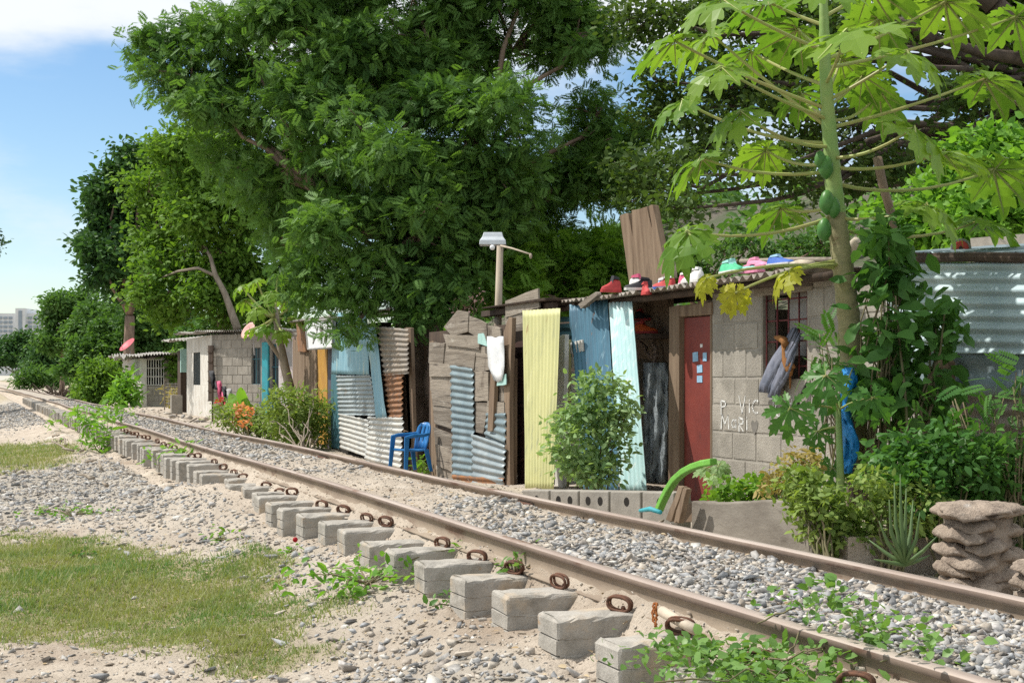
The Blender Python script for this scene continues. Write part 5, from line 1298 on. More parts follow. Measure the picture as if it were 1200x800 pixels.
# --- yellow-green tree behind the block house
z2 = 48.
base = px(275, 470, z2); base.z = -.4
B2 = blobs_px([(255, 185, 55), (205, 190, 42), (175, 225, 32), (225, 240, 52), (290, 240, 60), (185, 275, 36), (245, 295, 52), (200, 320, 40), (300, 310, 52), (240, 350, 42), (330, 350, 38), (175, 340, 28), (330, 200, 55), (285, 370, 24), (200, 365, 22)], z2, .85, 1.6)
t2 = tree('shade_tree', 'yellow-green spreading tree with pale bent branch behind the block house', 'tree', base, px(262, 355, z2), B2, 3000, 12, .20, OVATE_V, OVATE_F, 'leaf_left', 'bark', .28, .26, .3, twigs=120, sub=10, subr=.36)
M = MB(); M.tube([px(278, 385, z2 - 2.6), px(264, 345, z2 - 2.0), px(252, 322, z2 - 1.9), px(247, 302, z2 - 1.8), px(238, 284, z2 - 1.2)], [.13, .10, .085, .06, .03], 8); M.tube([px(254, 324, z2 - 1.9), px(232, 314, z2 - 2), px(208, 318, z2 - 1.8), (px(190, 325, z2 - 1.4))], [.06, .05, .04, .02], 7)
M.build('branch', MT['bark_pale'], t2, smooth=True)
# --- dense dark tree farther down the line
z3 = 74.
base = px(150, 460, z3); base.z = -.4
B3 = blobs_px([(160, 195, 30), (130, 215, 26), (185, 200, 34), (118, 245, 24), (150, 240, 36), (190, 250, 40), (115, 280, 22), (140, 285, 34), (175, 300, 36), (122, 312, 24), (155, 330, 30), (215, 220, 36)], z3, .95, 1.5)
tree('shade_tree', 'dense dark rounded tree rising behind the yellow-green one at left', 'tree', base, px(152, 370, z3), B3, 2400, 12, .32, OVATE_V, OVATE_F, 'leaf_far', 'bark', .35, .34, .3, twigs=40, sub=10, subr=.38)
# --- row of trees along the line, each its own
ROW = [(72, 372, 105, [(80, 352, 20), (68, 364, 14), (97, 362, 22), (74, 392, 28), (100, 395, 25), (58, 398, 14)], 'leaf_row', 'feathery mid green tree left of the dark rounded tree'),
       (120, 420, 92, [(120, 360, 26), (145, 372, 24), (105, 390, 26), (135, 402, 28), (115, 425, 22), (155, 405, 24), (160, 428, 20), (138, 430, 20)], 'leaf_row', 'mid green tree with pinkish tips below the dark rounded tree'),
       (175, 420, 80, [(175, 362, 26), (200, 375, 26), (160, 395, 26), (190, 402, 26), (215, 390, 24), (165, 425, 20), (228, 375, 20)], 'leaf_far', 'darker tree closing the gap above the far shack roof'),
       (128, 428, 76, [(122, 415, 22), (146, 410, 24), (105, 430, 16), (168, 412, 22), (98, 410, 18), (85, 428, 14), (130, 392, 22), (158, 385, 22), (190, 400, 20)], 'leaf_row', 'leafy mid green tree hiding the foot of the dark rounded tree'),
       (20, 430, 170, [(12, 410, 16), (30, 404, 13), (3, 418, 14), (22, 420, 16), (-12, 414, 16), (42, 414, 13)], 'leaf_far', 'low dark tree in front of the white apartment block'),
       (60, 440, 120, [(55, 420, 20), (80, 425, 20), (45, 432, 14), (95, 430, 18)], 'leaf_far', 'bushy dark tree where the track meets the greenery'),
       (245, 400, 62, [(240, 385, 22), (262, 378, 20), (225, 395, 16), (280, 385, 20), (300, 380, 22)], 'leaf_row', 'sunlit tree top between the shed roof and the pale branch')]
for (x, y, z, bl, lm, lab) in ROW:
    b0 = px(x, 455, z); b0.z = -.5
    tree('roadside_tree', lab, 'tree', b0, px(x, y + 8, z), blobs_px(bl, z, .9, 1.2), 230 * len(bl), 10, .19 * (z / 60) ** .8, OVATE_V, OVATE_F, lm, 'bark', .2, .24 * z / 70, .3, group='trees along the line', twigs=20, sub=7, subr=.4)
# --- tree just outside the frame on the left, whose branch tip and shadow come in
z8 = 57.
c8 = px(-62, 275, z8)
tree('roadside_tree', 'tree off the left edge with only a leafy branch tip showing', 'tree', (c8.x - .6, c8.y, -.5), c8 - Vector((0, 0, 1.6)), [(np.array(c8), (1.95, 1.5, 1.1)), (np.array(px(-12, 282, z8)), (.45, .4, .3)), (np.array(px(-30, 268, z8)), (.8, .6, .5)), (np.array(px(-120, 240, z8)), (2.4, 1.8, 1.6)), (np.array(px(-95, 330, z8)), (1.7, 1.5, 1.2)), (np.array(px(-75, 235, z8)), (1.4, 1.2, 1.)), (np.array(px(0, 280, z8)), (.16, .2, .2))], 900, 10, .2, OVATE_V, OVATE_F, 'leaf_far', 'bark', .2, .16, .3, twigs=10)
# --- dark tree over the right hand side
z6 = 21.
base = px(1330, 470, z6 + 4); base.z = -.4
B6 = blobs_px([(815, 30, 60), (765, 15, 48), (850, 95, 52), (900, 55, 62), (830, 165, 45), (880, 185, 42), (790, 205, 36), (768, 232, 34), (800, 245, 26), (748, 200, 36), (945, 140, 52), (920, 210, 34), (1000, 60, 60), (1010, 165, 48), (960, 20, 50), (1130, 120, 42), (1180, 70, 60), (1150, 20, 60), (1220, 140, 70), (1050, 190, 40), (1080, 30, 45), (980, 225, 26), (1110, 190, 40), (1190, 190, 50), (900, -40, 80), (1050, -50, 90), (1180, -50, 90), (780, 130, 40), (770, 95, 24)], z6, .75, 2.)
t6 = tree('dark_tree', 'dark small-leaved tree spreading behind the papaya at the upper right', 'tree', base, px(1290, 90, z6 + 2), B6, 4200, 11, .105, OVATE_V, OVATE_F, 'leaf_dark', 'bark_dark', .2, .18, .2, twigs=320, sub=9, subr=.36)
M = MB(); limb(M, px(1260, 110, z6 - 1), px(1165, 5, z6 - 2), .24, .13, n=6, wob=.03, sides=10); limb(M, px(1270, 90, z6 - 1), px(1095, 45, z6 - 2), .13, .05, n=7, wob=.03, sides=9); limb(M, px(1095, 45, z6 - 2), px(1010, 5, z6 - 2), .12, .05, n=6, wob=.04, sides=8); limb(M, px(1165, 5, z6 - 2), px(1080, -60, z6 - 2), .16, .1, n=5, wob=.04, sides=8)
M.build('limb', MT['bark_dark'], t6, smooth=True)
# --- brighter greenery
for (x, z, bl, n, sz, lm, lab, V, Fc) in (
    (1170, 17, [(1150, 180, 42), (1195, 190, 50), (1120, 220, 40), (1170, 235, 50), (1215, 230, 50), (1140, 262, 36), (1190, 265, 40), (1060, 250, 30), (1095, 262, 28), (1250, 200, 50)], 1100, .13, 'leaf_bright', 'bright leafy tree behind the tin roof at the right edge', OVATE_V, OVATE_F),
    (680, 23.5, [(690, 300, 42), (640, 300, 36), (730, 305, 40), (600, 325, 34), (660, 330, 40), (710, 335, 38), (760, 310, 30), (575, 345, 24), (615, 350, 26)], 900, .2, 'leaf_mid', 'sunlit bright green tree glowing behind the gate lamp and plank', PINN_V, PINN_F),
    (820, 30, [(800, 300, 26), (830, 310, 20), (850, 296, 14), (875, 292, 20), (905, 298, 18), (935, 290, 18), (960, 288, 20), (985, 275, 18), (780, 318, 22)], 380, .11, 'leaf_row', 'low scrub on the slope just above the shoe covered roof', OVATE_V, OVATE_F)):
    b0 = px(x, 460, z); b0.z = -.4
    tree('bushy_tree' if 'scrub' not in lab else 'scrub_bush', lab, 'tree' if 'scrub' not in lab else 'bush', b0, px(x, bl[0][1] + 60, z), blobs_px(bl, z, .85, .8), n, 10, sz, V, Fc, lm, 'bark', .12, .15, .3, twigs=60, sub=8, subr=.4)
# hill behind
def hill():
    xs = np.linspace(16, 150, 110); ys = np.linspace(-10, 190, 120); X, Y = np.meshgrid(xs, ys)
    Hh = 10.5 * sstep(13, 40, X + 3 * fbm(X * .1, Y * .08, 91)) * (1 - .75 * sstep(75, 130, Y)) + 1.6 * fbm(X * .16, Y * .14, 93) * sstep(20, 30, X) + .5 * fbm(X * .8, Y * .7, 95) * sstep(20, 26, X) - .9
    V = np.stack([X, Y, Hh], -1).reshape(-1, 3); nx = len(xs); i = np.arange(nx - 1)[None] + (np.arange(len(ys) - 1) * nx)[:, None]
    o = npmesh('hillside', V, np.stack([i, i + 1, i + nx + 1, i + nx], -1).reshape(-1, 4), pmat('hill_earth', (.12, .10, .085), (.065, .085, .04), .5, .97, bump=1, bscale=3, bdist=.2, stains=[((.19, .16, .135), .35, .52, .7, (1, 1, 2)), ((.07, .11, .03), .9, .55, .66, (1, 1, 1))]), None, True, base=(0, 0, 0))
    tag(o, 'brown scrubby hillside behind the shacks', None, None, 'structure')
    k = 60000; X = rng.uniform(22, 75, k); Y = rng.uniform(25, 110, k)
    m = vnoise(X * .25, Y * .22, 97) > .62; X, Y = X[m], Y[m]
    Z = 10.5 * sstep(13, 40, X + 3 * fbm(X * .1, Y * .08, 91)) * (1 - .75 * sstep(75, 130, Y)) + 1.6 * fbm(X * .16, Y * .14, 93) * sstep(20, 30, X) - .6
    P = np.stack([X, Y, Z + rng.random(len(X)) * .9], 1)
    o = leafmesh('scrub', P, .5, OVATE_V, OVATE_F, MT['leaf_row'], None, base=(0, 0, 0)); tag(o, 'patches of green scrub over the hillside', None, None, 'stuff')
hill()
# distant tower block
t = thing('apartment_block', 'distant white apartment block above the trees at the far left', 'building', px(20, 440, 620))
p0 = px(20, 440, 620)
M = MB()
k = 620 / F
def bb(M, x0, x1, y0, y1, d0, d1, mi=0):
    a = px(x0, y1, 620 + d0); b = px(x1, y1, 620 + d0)
    M.slab([px(x0, y1, 620 + d0), px(x1, y1, 620 + d0), px(x1, y0, 620 + d0), px(x0, y0, 620 + d0)], Vector((ST, CT, 0)), d1, mi, 1, 0)
bb(M, -60, 52, 367, 440, 0, 14); M.build('wall', MT['bldg'], t)
M = MB(); bb(M, 18, 29, 361, 440, -3, 16); M.build('stair_tower', MT['bldg'], t)
for r in range(6):
    for x in (-8, -2, 4, 10, 33, 39, 45):
        M = MB(); bb(M, x, x + 4.2, 371 + r * 5.2, 373.8 + r * 5.2, -.4, .3); M.build('window', MT['bldg_win'], t)
M = MB(); bb(M, 21.5, 25.5, 364, 420, -3.4, .3); M.build('window', MT['bldg_win'], t)

# ---------------------------------------------------------------- papaya
def palm_leaf(M, c, fwd, nrm, L, droop=.5, nl=9, tint=None, mi=0, fold=.25, wide=1.):
    c = Vector(c); f = Vector(fwd).normalized(); s_ = Vector(nrm).cross(f).normalized(); n_ = f.cross(s_).normalized()
    tint = random.random() if tint is None else tint
    angs = [0, 36, -36, 74, -74, 112, -112, 148, -148][:nl]; lens = [1, .96, .96, .84, .84, .68, .68, .5, .5]
    def P(a, u, v, l):
        v *= wide
        x = u * l * math.cos(a) - v * l * math.sin(a); y = u * l * math.sin(a) + v * l * math.cos(a)
        r2 = x * x + y * y
        z = -droop * r2 + fold * (abs(v) * l) * .6 + .04 * math.sin(7 * a + 5 * u)
        sh = 1 / (1 + droop * .45 * math.sqrt(r2))
        return c + (f * x * sh + s_ * y * sh + n_ * z) * L
    side = {}
    for a, l in zip(angs, lens):
        a_ = R(a + random.uniform(-4, 4)); l = l * random.uniform(.92, 1.08)
        for zo in (.012, -.012):
            va = [P(a_, u_, w_, l) for u_, w_ in ((0, .016), (.9, .004), (.9, -.004), (0, -.016))]
            M.add([v_ + n_ * zo * L for v_ in va], [(0, 1, 2, 3)], mi + 1 if mi == 0 else mi, tint)
        for sg in (-1, 1):
            q = lambda u, v: P(a_, u, v * sg, l)
            polys = [[q(0, 0), q(.30, .10), q(.42, .13), q(.4, 0)], [q(.4, 0), q(.42, .13), q(.48, .22), q(.56, .29), q(.62, .27), q(.60, .15), q(.6, 0)], [q(.6, 0), q(.60, .15), q(.69, .20), q(.80, .215), q(.83, .19), q(.79, .10), q(.8, 0)], [q(.8, 0), q(.79, .10), q(.90, .07), q(1, 0)]]
            for pl in polys: M.add(pl if sg > 0 else pl[::-1], [tuple(range(len(pl)))], mi, min(1, max(0, tint + random.uniform(-.12, .12))))
            side[(a, sg)] = (q(.30, .10),)
    od = sorted(angs)
    for a, b in zip(od, od[1:]): M.add([P(0, 0, 0, 1), side[(a, 1)][0], side[(b, -1)][0]], [(0, 1, 2)], mi, tint)
def papaya_leaf(parent, start, c, L, droop, mat, tint=None, fwd=None, up=None, stem='petiole', r=.011, sag=-.05, wide=1.):
    start, c = Vector(start), Vector(c); M = MB()
    d = (c - start); pts = []
    for i in range(8):
        q = i / 7; p = start.lerp(c, q); p.z += sag * d.length * 4 * q * (1 - q); pts.append(p)
    M.tube(pts, [r * (1.25 - .5 * i / 7) for i in range(8)], 7, 1)
    if fwd is None:
        fwd = Vector((d.x, d.y, 0)).normalized() + Vector((0, 0, -.35)) + Vector([random.uniform(-.25, .25) for _ in range(3)])
    if up is None: up = Vector((random.uniform(-.4, .4), random.uniform(-.4, .4), 1))
    palm_leaf(M, c, fwd, up, L, droop, tint=tint, wide=wide)
    return M.build('leaf', [MT[mat], MT[stem]], parent)
PX = 5.45
def pp(x, y, dz=0): return px(x, y, zX(975, PX) + dz)
pt = thing('papaya_tree', 'tall papaya tree with big lobed leaves growing before the block shack', 'tree', Vector((pp(1003, 500).x, pp(1003, 500).y, -.4)))
M = MB(); tp_ = [(1003, 640), (1003, 520), (1000, 440), (996, 385), (990, 330), (983, 275), (978, 230), (974, 180), (970, 130), (967, 80), (966, 40), (965, 0), (965, -50)]
rr_ = [.085, .082, .078, .076, .072, .067, .060, .053, .046, .040, .035, .028, .022]
tpts = []; trad = []
for a_, b_, r0_, r1_ in zip(tp_, tp_[1:], rr_, rr_[1:]):
    for k_ in range(9):
        q_ = k_ / 9; tpts.append(pp(a_[0] + (b_[0] - a_[0]) * q_, a_[1] + (b_[1] - a_[1]) * q_)); trad.append((r0_ + (r1_ - r0_) * q_) * (1 + (.05 if k_ % 3 == 0 else -.015) + random.uniform(-.015, .015)))
M.tube(tpts, trad, 14); tk = M.build('trunk', [MT['papaya_trunk'], MT['papaya_stem']], pt, smooth=True)
for p in tk.data.polygons:
    if p.center.z + tk.matrix_world.translation.z + pt.location.z > pp(978, 250).z: p.material_index = 1
def tr_at(y):
    for a, b in zip(tp_, tp_[1:]):
        if b[1] <= y <= a[1]:
            q = (y - a[1]) / (b[1] - a[1]); return pp(a[0] + (b[0] - a[0]) * q, y)
    return pp(*tp_[-1])
LV = [(790, 48, -.2, 128, .50, .36), (832, 38, .4, 150, .5, .36), (845, 0, -.3, 60, .5, .36), (800, 118, .3, 168, .55, .33), (868, 132, -.5, 172, .55, .3), (822, 185, .2, 200, .55, .34), (898, 176, .7, 190, .6, .28), (938, 108, .8, 130, .6, .3), (806, 272, -.1, 252, .75, .33), (915, 243, .45, 240, .7, .32),
      (993, 38, -.8, 98, .3, .42), (1030, 22, .6, 60, .5, .36), (1062, 62, -.3, 118, .6, .38), (1108, 2, .3, 70, .5, .4), (1070, 150, -.6, 185, .5, .36), (1155, 92, .1, 150, .45, .40), (1105, 178, -.2, 196, .5, .36), (1165, 198, .5, 215, .4, .40), (1085, 240, -.4, 255, .7, .33), (1150, 258, .5, 268, .5, .34),
      (935, 34, .5, 60, .55, .34), (900, 2, .2, 30, .5, .36), (965, -10, -.4, 0, .5, .36), (1030, 108, .8, 140, .6, .3), (880, 60, .9, 100, .6, .32), (1020, -15, .2, 20, .5, .36), (845, 80, -.6, 140, .5, .3), (1010, 90, .5, 125, .6, .28), (1190, 20, .4, 80, .5, .36), (985, 70, .9, 110, .6, .3)]
for (x, y, dz, ty, dr_, L) in LV:
    s0 = tr_at(ty); c0 = pp(x, y, dz)
    papaya_leaf(pt, s0, c0, L * random.uniform(1.12, 1.32), dr_ * .8, 'leaf_papaya', None, sag=-.07 if y > 100 else -.02)
papaya_leaf(pt, tr_at(305), pp(862, 343, -.35), .21, .9, 'leaf_papaya_old', .5, fwd=Vector((-.2, -.1, -1)), up=Vector((-.5, -1, .2)), sag=.04)
papaya_leaf(pt, tr_at(315), pp(828, 326, -.3), .17, .9, 'leaf_papaya_old', .2, fwd=Vector((-.8, .3, -.4)), up=Vector((-.4, -.6, .7)), sag=.05)
papaya_leaf(pt, tr_at(310), pp(925, 318, -.4), .26, .7, 'leaf_papaya_old', .0, fwd=Vector((-.6, .5, -.3)), up=Vector((-.4, -.3, 1)), sag=.02)
for (x, y, s_) in ((961, 187, .042), (968, 196, .055), (969, 237, .058), (977, 243, .05), (966, 269, .055)):
    M = MB(); c0 = pp(x, y, -.09); M.tube([c0 + Vector((0, 0, s_ * 1.4)), c0 + Vector((0, 0, s_ * 1.1)), c0 + Vector((0, 0, s_ * .4)), c0 - Vector((0, 0, s_ * .5)), c0 - Vector((0, 0, s_ * 1.15)), c0 - Vector((0, 0, s_ * 1.5))], [s_ * .2, s_ * .55, s_ * .85, s_ * .9, s_ * .5, s_ * .1], 12); M.build('fruit', MT['fruit'], pt, smooth=True)
# small papaya by the flower bushes
sp = thing('papaya_tree', 'small papaya tree with slanted stem among the flower bushes', 'tree', gp(345, 5.9))
z9 = zX(340, 5.9)
M = MB(); M.tube([px(346, 500, z9), px(341, 460, z9), px(333, 425, z9), px(327, 395, z9), px(322, 360, z9)], [.11, .10, .09, .08, .05], 9); M.tube([px(333, 425, z9), px(315, 400, z9), px(305, 385, z9)], [.05, .04, .03], 7); M.build('trunk', MT['bark_pale'], sp, smooth=True)
for (x, y, dz, L) in ((300, 328, 0, .42), (318, 342, -.5, .4), (282, 335, .4, .36), (333, 352, .3, .36), (300, 362, -.6, .4), (345, 372, .2, .36), (313, 382, -.3, .36), (288, 352, .5, .36), (325, 322, .4, .4), (350, 350, .6, .34), (330, 388, -.6, .34), (296, 385, .2, .3)):
    papaya_leaf(sp, px(322, 372, z9), px(x, y, z9 + dz), L, .6, 'leaf_papaya', random.random(), r=.02)
# young papaya shoots by the blue tarp
yp = thing('papaya_sapling', 'young papaya sapling with drooping deeply cut leaves near the blue tarp', 'plant', gp(965, 5.0))
zy = zX(965, 5.15)
M = MB(); M.tube([px(985, 640, zy), px(985, 560, zy), px(982, 470, zy)], [.03, .025, .018], 8); M.build('stem', MT['papaya_stem'], yp, smooth=True)
for (x, y, dz, L, f_, u_) in ((968, 440, -.2, .26, (-.5, 0, -.8), (-.6, -.6, .5)), (926, 478, -.3, .27, (-.2, 0, -1), (-.6, -.7, .2)), (1022, 466, -.3, .25, (.1, -.2, -.8), (-.3, -1, .4)), (958, 505, .1, .2, (-.3, .2, -.9), (-.7, -.6, .3)), (975, 548, .2, .22, (-.2, -.1, -1), (-.5, -.8, .3)), (975, 460, .3, .25, (-.8, .3, -.4), (-.3, -.3, .9)), (1000, 430, .1, .2, (.5, .2, -.3), (-.3, -.4, .8))):
    papaya_leaf(yp, px(983, 500 if y > 490 else 480, zy), px(x, y, zy + dz), L, .45, 'leaf_young', random.random() * .7, fwd=Vector(f_), up=Vector(u_), r=.006, sag=.05, wide=.72)
yq = thing('papaya_sapling', 'tiny grey-green papaya sapling inside the planter by the red door', 'plant', gp(838, 5.2))
M = MB(); M.tube([pX(838, 600, 5.2), pX(836, 555, 5.2)], .014, 7); M.build('stem', MT['papaya_stem'], yq, smooth=True)
for (x, y, f_) in ((828, 548, (-1, 0, -.2)), (842, 546, (.6, -.5, -.2)), (836, 556, (-.2, -.8, -.3)), (850, 553, (.8, .2, -.4))):
    papaya_leaf(yq, pX(836, 566, 5.2), pX(x, y, 5.15), .13, .4, 'leaf_basil', random.random(), fwd=Vector(f_), up=Vector((-.4, -.7, .8)), r=.004)

# ---------------------------------------------------------------- shrubs
def shrub(name, label, cat, base, bl, z, n, per, size, lm, V=OVATE_V, Fc=OVATE_F, spread=.08, stems=14, dz=.25, group=None, shell=.2, flat=.9, droop=.2, stem='stem', sr=.009, up=.8):
    base = Vector(base); t = thing(name, label, cat, base, group)
    B = blobs_px(bl, z, flat, dz)
    T, P, O, br = cloudpts(B, n, per, spread, shell)
    P[:, 2] = np.maximum(P[:, 2], ground_z(P[:, 0], P[:, 1]) + .01)
    M = MB()
    for i in rng.choice(len(T), min(stems, len(T)), replace=False):
        limb(M, base + Vector((random.uniform(-.08, .08), random.uniform(-.08, .08), -.05)), Vector(T[i]), sr, sr * .4, sag=.04, n=5, wob=.06, sides=5)
    M.build('stem', MT[stem], t, smooth=True)
    leafmesh('foliage', P, size, V, Fc, MT[lm], t, O, droop=droop, bright=br, up=up)
    return t
# pale leafy bush before the teal sheets
shrub('leafy_bush', 'pale green leafy bush in front of the blue and teal sheets', 'bush', gp(692, 5.35, 560), [(700, 450, 24), (725, 455, 16), (680, 480, 26), (712, 490, 28), (735, 475, 12), (660, 505, 20), (690, 520, 30), (715, 530, 26), (655, 525, 14), (700, 555, 24), (672, 545, 18)], zX(692, 5.3), 380, 8, .066, 'leaf_basil', spread=.06, dz=.15, shell=.1)
# flower bushes by the small papaya
zf = zX(330, 5.3)
shrub('flower_bush', 'large loose flowering bush right of the small papaya stem', 'bush', gp(358, 5.3, 520), [(350, 478, 26), (372, 485, 18), (335, 490, 24), (360, 505, 22), (378, 505, 12), (330, 470, 16), (340, 510, 16)], zf, 330, 9, .12, 'leaf_flower', LANCE_V, OVATE_F, spread=.15, dz=.4, sr=.014, stem='bark_pale', group='flower bushes by the track')
fb = shrub('flower_bush', 'low flowering bush with orange blossoms left of the papaya stem', 'bush', gp(290, 5.3, 515), [(300, 492, 18), (282, 490, 16), (268, 492, 13), (310, 505, 14), (262, 482, 10)], zX(285, 5.3), 150, 9, .13, 'leaf_flower', LANCE_V, OVATE_F, spread=.15, dz=.3, sr=.014, group='flower bushes by the track')
for (xx, yy, r_, n_, m_) in ((281, 478, 6, 40, 'petal_orange'), (276, 490, 6, 40, 'petal_orange'), (285, 494, 5, 26, 'petal_orange'), (292, 484, 4, 18, 'petal_orange'), (258, 470, 4, 26, 'petal_red'), (293, 478, 3, 12, 'petal_orange')):
    c0 = np.array(pX(xx, yy, 5.15)); P = c0 + rng.normal(size=(n_, 3)) * r_ * zX(xx, 5.15) / F * .55
    leafmesh('blossom', P, .09, OVATE_V, OVATE_F, MT[m_], fb, None)
bn = thing('canna_plant', 'broad-leaved upright plant between the drying clothes and orange blossoms', 'plant', gp(284, 5.5, 490))
for (x0, y0, x1, y1) in ((284, 495, 276, 462), (284, 495, 290, 455), (284, 495, 297, 468), (284, 495, 283, 470), (284, 495, 270, 475), (284, 495, 292, 478)):
    a, b = pX(x0, y0, 5.5), pX(x1, y1, 5.5 + random.uniform(-.2, .2)); v = b - a; s_ = v.cross(Vector((.3, 1, .1))).normalized() * .13
    M = MB(); vs = []
    for q, w_ in ((0, .1), (.35, .25), (.55, .9), (.75, 1), (.92, .55), (1, .05)): c0 = a.lerp(b, q) + Vector((-.1, 0, 0)) * q * q; vs += [c0 - s_ * w_ + Vector((-.03, 0, .03)), c0, c0 + s_ * w_ + Vector((-.03, 0, .03))]
    M.add(vs, [(i * 3 + k, i * 3 + k + 1, i * 3 + 4 + k, i * 3 + 3 + k) for i in range(5) for k in (0, 1)]); M.build('leaf', MT['leaf_bright'], bn, smooth=True)
# right hand jungle
shrub('broad_leaved_shrub', 'tall shrub with large oval leaves against the tin wall', 'bush', gp(1062, 5.6, 600), [(1095, 332, 16), (1075, 350, 16), (1112, 345, 10), (1095, 375, 22), (1045, 345, 16), (1025, 325, 14), (1062, 395, 30), (1100, 405, 20), (1040, 420, 30), (1075, 445, 32), (1098, 450, 18), (1020, 455, 24), (1060, 490, 34), (1090, 500, 24)], zX(1060, 5.75), 100, 6, .14, 'leaf_shrub', spread=.09, dz=.25, droop=.5, sr=.014)
shrub('climbing_vine', 'climbing vine with large leaves twisting up the papaya trunk', 'vine', gp(1020, 5.5, 600), [(1036, 272, 13), (1044, 296, 15), (1036, 318, 12), (1042, 345, 14), (1034, 378, 15), (1038, 405, 18), (1040, 256, 8)], zX(1035, 5.6), 52, 5, .14, 'leaf_shrub', spread=.07, dz=.15, droop=.5, sr=.01, stems=24)
shrub('feathery_shrub', 'feathery pale shrub with fern-like leaflets left of the papaya trunk', 'bush', gp(985, 5.6, 600), [(965, 395, 16), (980, 370, 12), (955, 410, 14), (985, 405, 20), (970, 430, 16), (1000, 440, 22), (990, 380, 10)], zX(975, 5.7), 26, 2, .15, 'leaf_shrub', FERN_V, FERN_F, spread=.06, dz=.2, droop=.1, sr=.008)
zr = zX(1060, 5.1)
shrub('ground_bush', 'light green small-leaved bush at the end of the planter wall', 'bush', gp(965, 4.45, 640), [(955, 580, 26), (975, 600, 26), (940, 565, 20), (965, 625, 24), (985, 635, 22), (1000, 615, 22), (935, 595, 14), (925, 555, 12)], zX(965, 4.6), 250, 8, .048, 'leaf_flower', spread=.045, dz=.15, shell=.1, group='bushes below the tin wall')
shrub('ground_bush', 'dark green fine-leaved thicket between the tin wall and the lobed stack', 'bush', gp(1110, 5.1, 640), [(1060, 535, 34), (1105, 530, 36), (1150, 540, 40), (1195, 545, 40), (1130, 575, 34), (1170, 580, 34), (1080, 570, 32), (1040, 560, 24), (1230, 560, 50), (1100, 610, 26), (1240, 620, 40)], zr, 620, 9, .058, 'leaf_shrub', spread=.06, dz=.3, shell=.1, group='bushes below the tin wall')
shrub('ground_bush', 'yellowish trailing bush above the aloe', 'bush', gp(1040, 4.85, 640), [(1030, 590, 24), (1060, 580, 22), (1085, 600, 22), (1020, 620, 18), (1060, 610, 20), (1095, 580, 18), (1015, 560, 18)], zX(1050, 4.85), 170, 8, .045, 'leaf_flower', spread=.045, dz=.15, shell=.1, group='bushes below the tin wall')
shrub('ground_bush', 'dry leafed sprig bush with rusty tips over the planter edge', 'bush', gp(920, 4.9, 600), [(915, 565, 14), (930, 545, 16), (945, 535, 14), (900, 572, 10)], zX(925, 4.9), 60, 7, .045, 'leaf_dry', spread=.04, dz=.1, group='bushes below the tin wall')
shrub('feathery_shrub', 'bright feathery sprays beside the tin wall at the right edge', 'bush', gp(1180, 5.6, 600), [(1180, 460, 22), (1150, 480, 18), (1195, 440, 18), (1120, 470, 16), (1160, 455, 14)], zX(1165, 5.6), 26, 2, .13, 'leaf_shrub', FERN_V, FERN_F, spread=.08, dz=.2)
shrub('planter_plant', 'low bright green plants growing behind the planter wall', 'plant', gp(862, 5.0, 580), [(850, 575, 12), (870, 572, 12), (888, 570, 12), (835, 580, 8), (900, 578, 10), (880, 565, 6)], zX(865, 5.0), 90, 6, .062, 'leaf_mid', spread=.05, dz=.2)
t = thing('aloe', 'green aloe with long curved spikes between the thicket and rail', 'plant', gp(1062, 4.5, 660))
for (x, y, b_) in ((1042, 585, -8), (1048, 565, -5), (1062, 572, 0), (1030, 610, -6), (1078, 600, 6), (1018, 632, -2), (1098, 628, 4), (1055, 555, -2), (1070, 585, 3), (1024, 655, 0), (1090, 650, 2)):
    M = MB(); zz = zX(1062, 4.45); a = px(1060, 662, zz); b = px(x, y, zz + random.uniform(-.12, .12)); m = a.lerp(b, .5) + Vector((CT, -ST, 0)) * b_ * zz / F * .8
    M.tube([a, a.lerp(m, .6) , m, m.lerp(b, .55), b], [.010, .012, .010, .006, .002], 7); M.build('spike', MT['cactus'], t, smooth=True)
# blue tarp round a post
M = MB(); gpnts = []
for j in range(22):
    for i in range(10):
        a = math.pi * (i / 9); wob_ = float(fbm(j * .35 + i * .2, i * .5, 55)); x = 993 + 9 * math.cos(a) * (1 + .5 * wob_) + 3 * math.sin(j * .5); y = 430 + 125 * j / 21
        gpnts.append(pX(x, y + 6 * wob_, 5.42 - .05 * math.sin(a) + .06 * float(fbm(i * .6, j * .45, 57))))
M.add(gpnts, [(j * 10 + i, j * 10 + i + 1, j * 10 + 11 + i, j * 10 + 10 + i) for j in range(21) for i in range(9)])
tag(M.build('tarpaulin', MT['blue_tarp'], smooth=True, solid=.006), 'crumpled bright blue tarpaulin wrapped round a post in the shrubs', 'tarpaulin')
M = MB(); M.tube([pX(998, 640, 5.46), pX(995, 440, 5.46)], .03, 8); tag(M.build('post', MT['bark_pale'], smooth=True), 'pale wooden post under the blue tarpaulin', 'post')

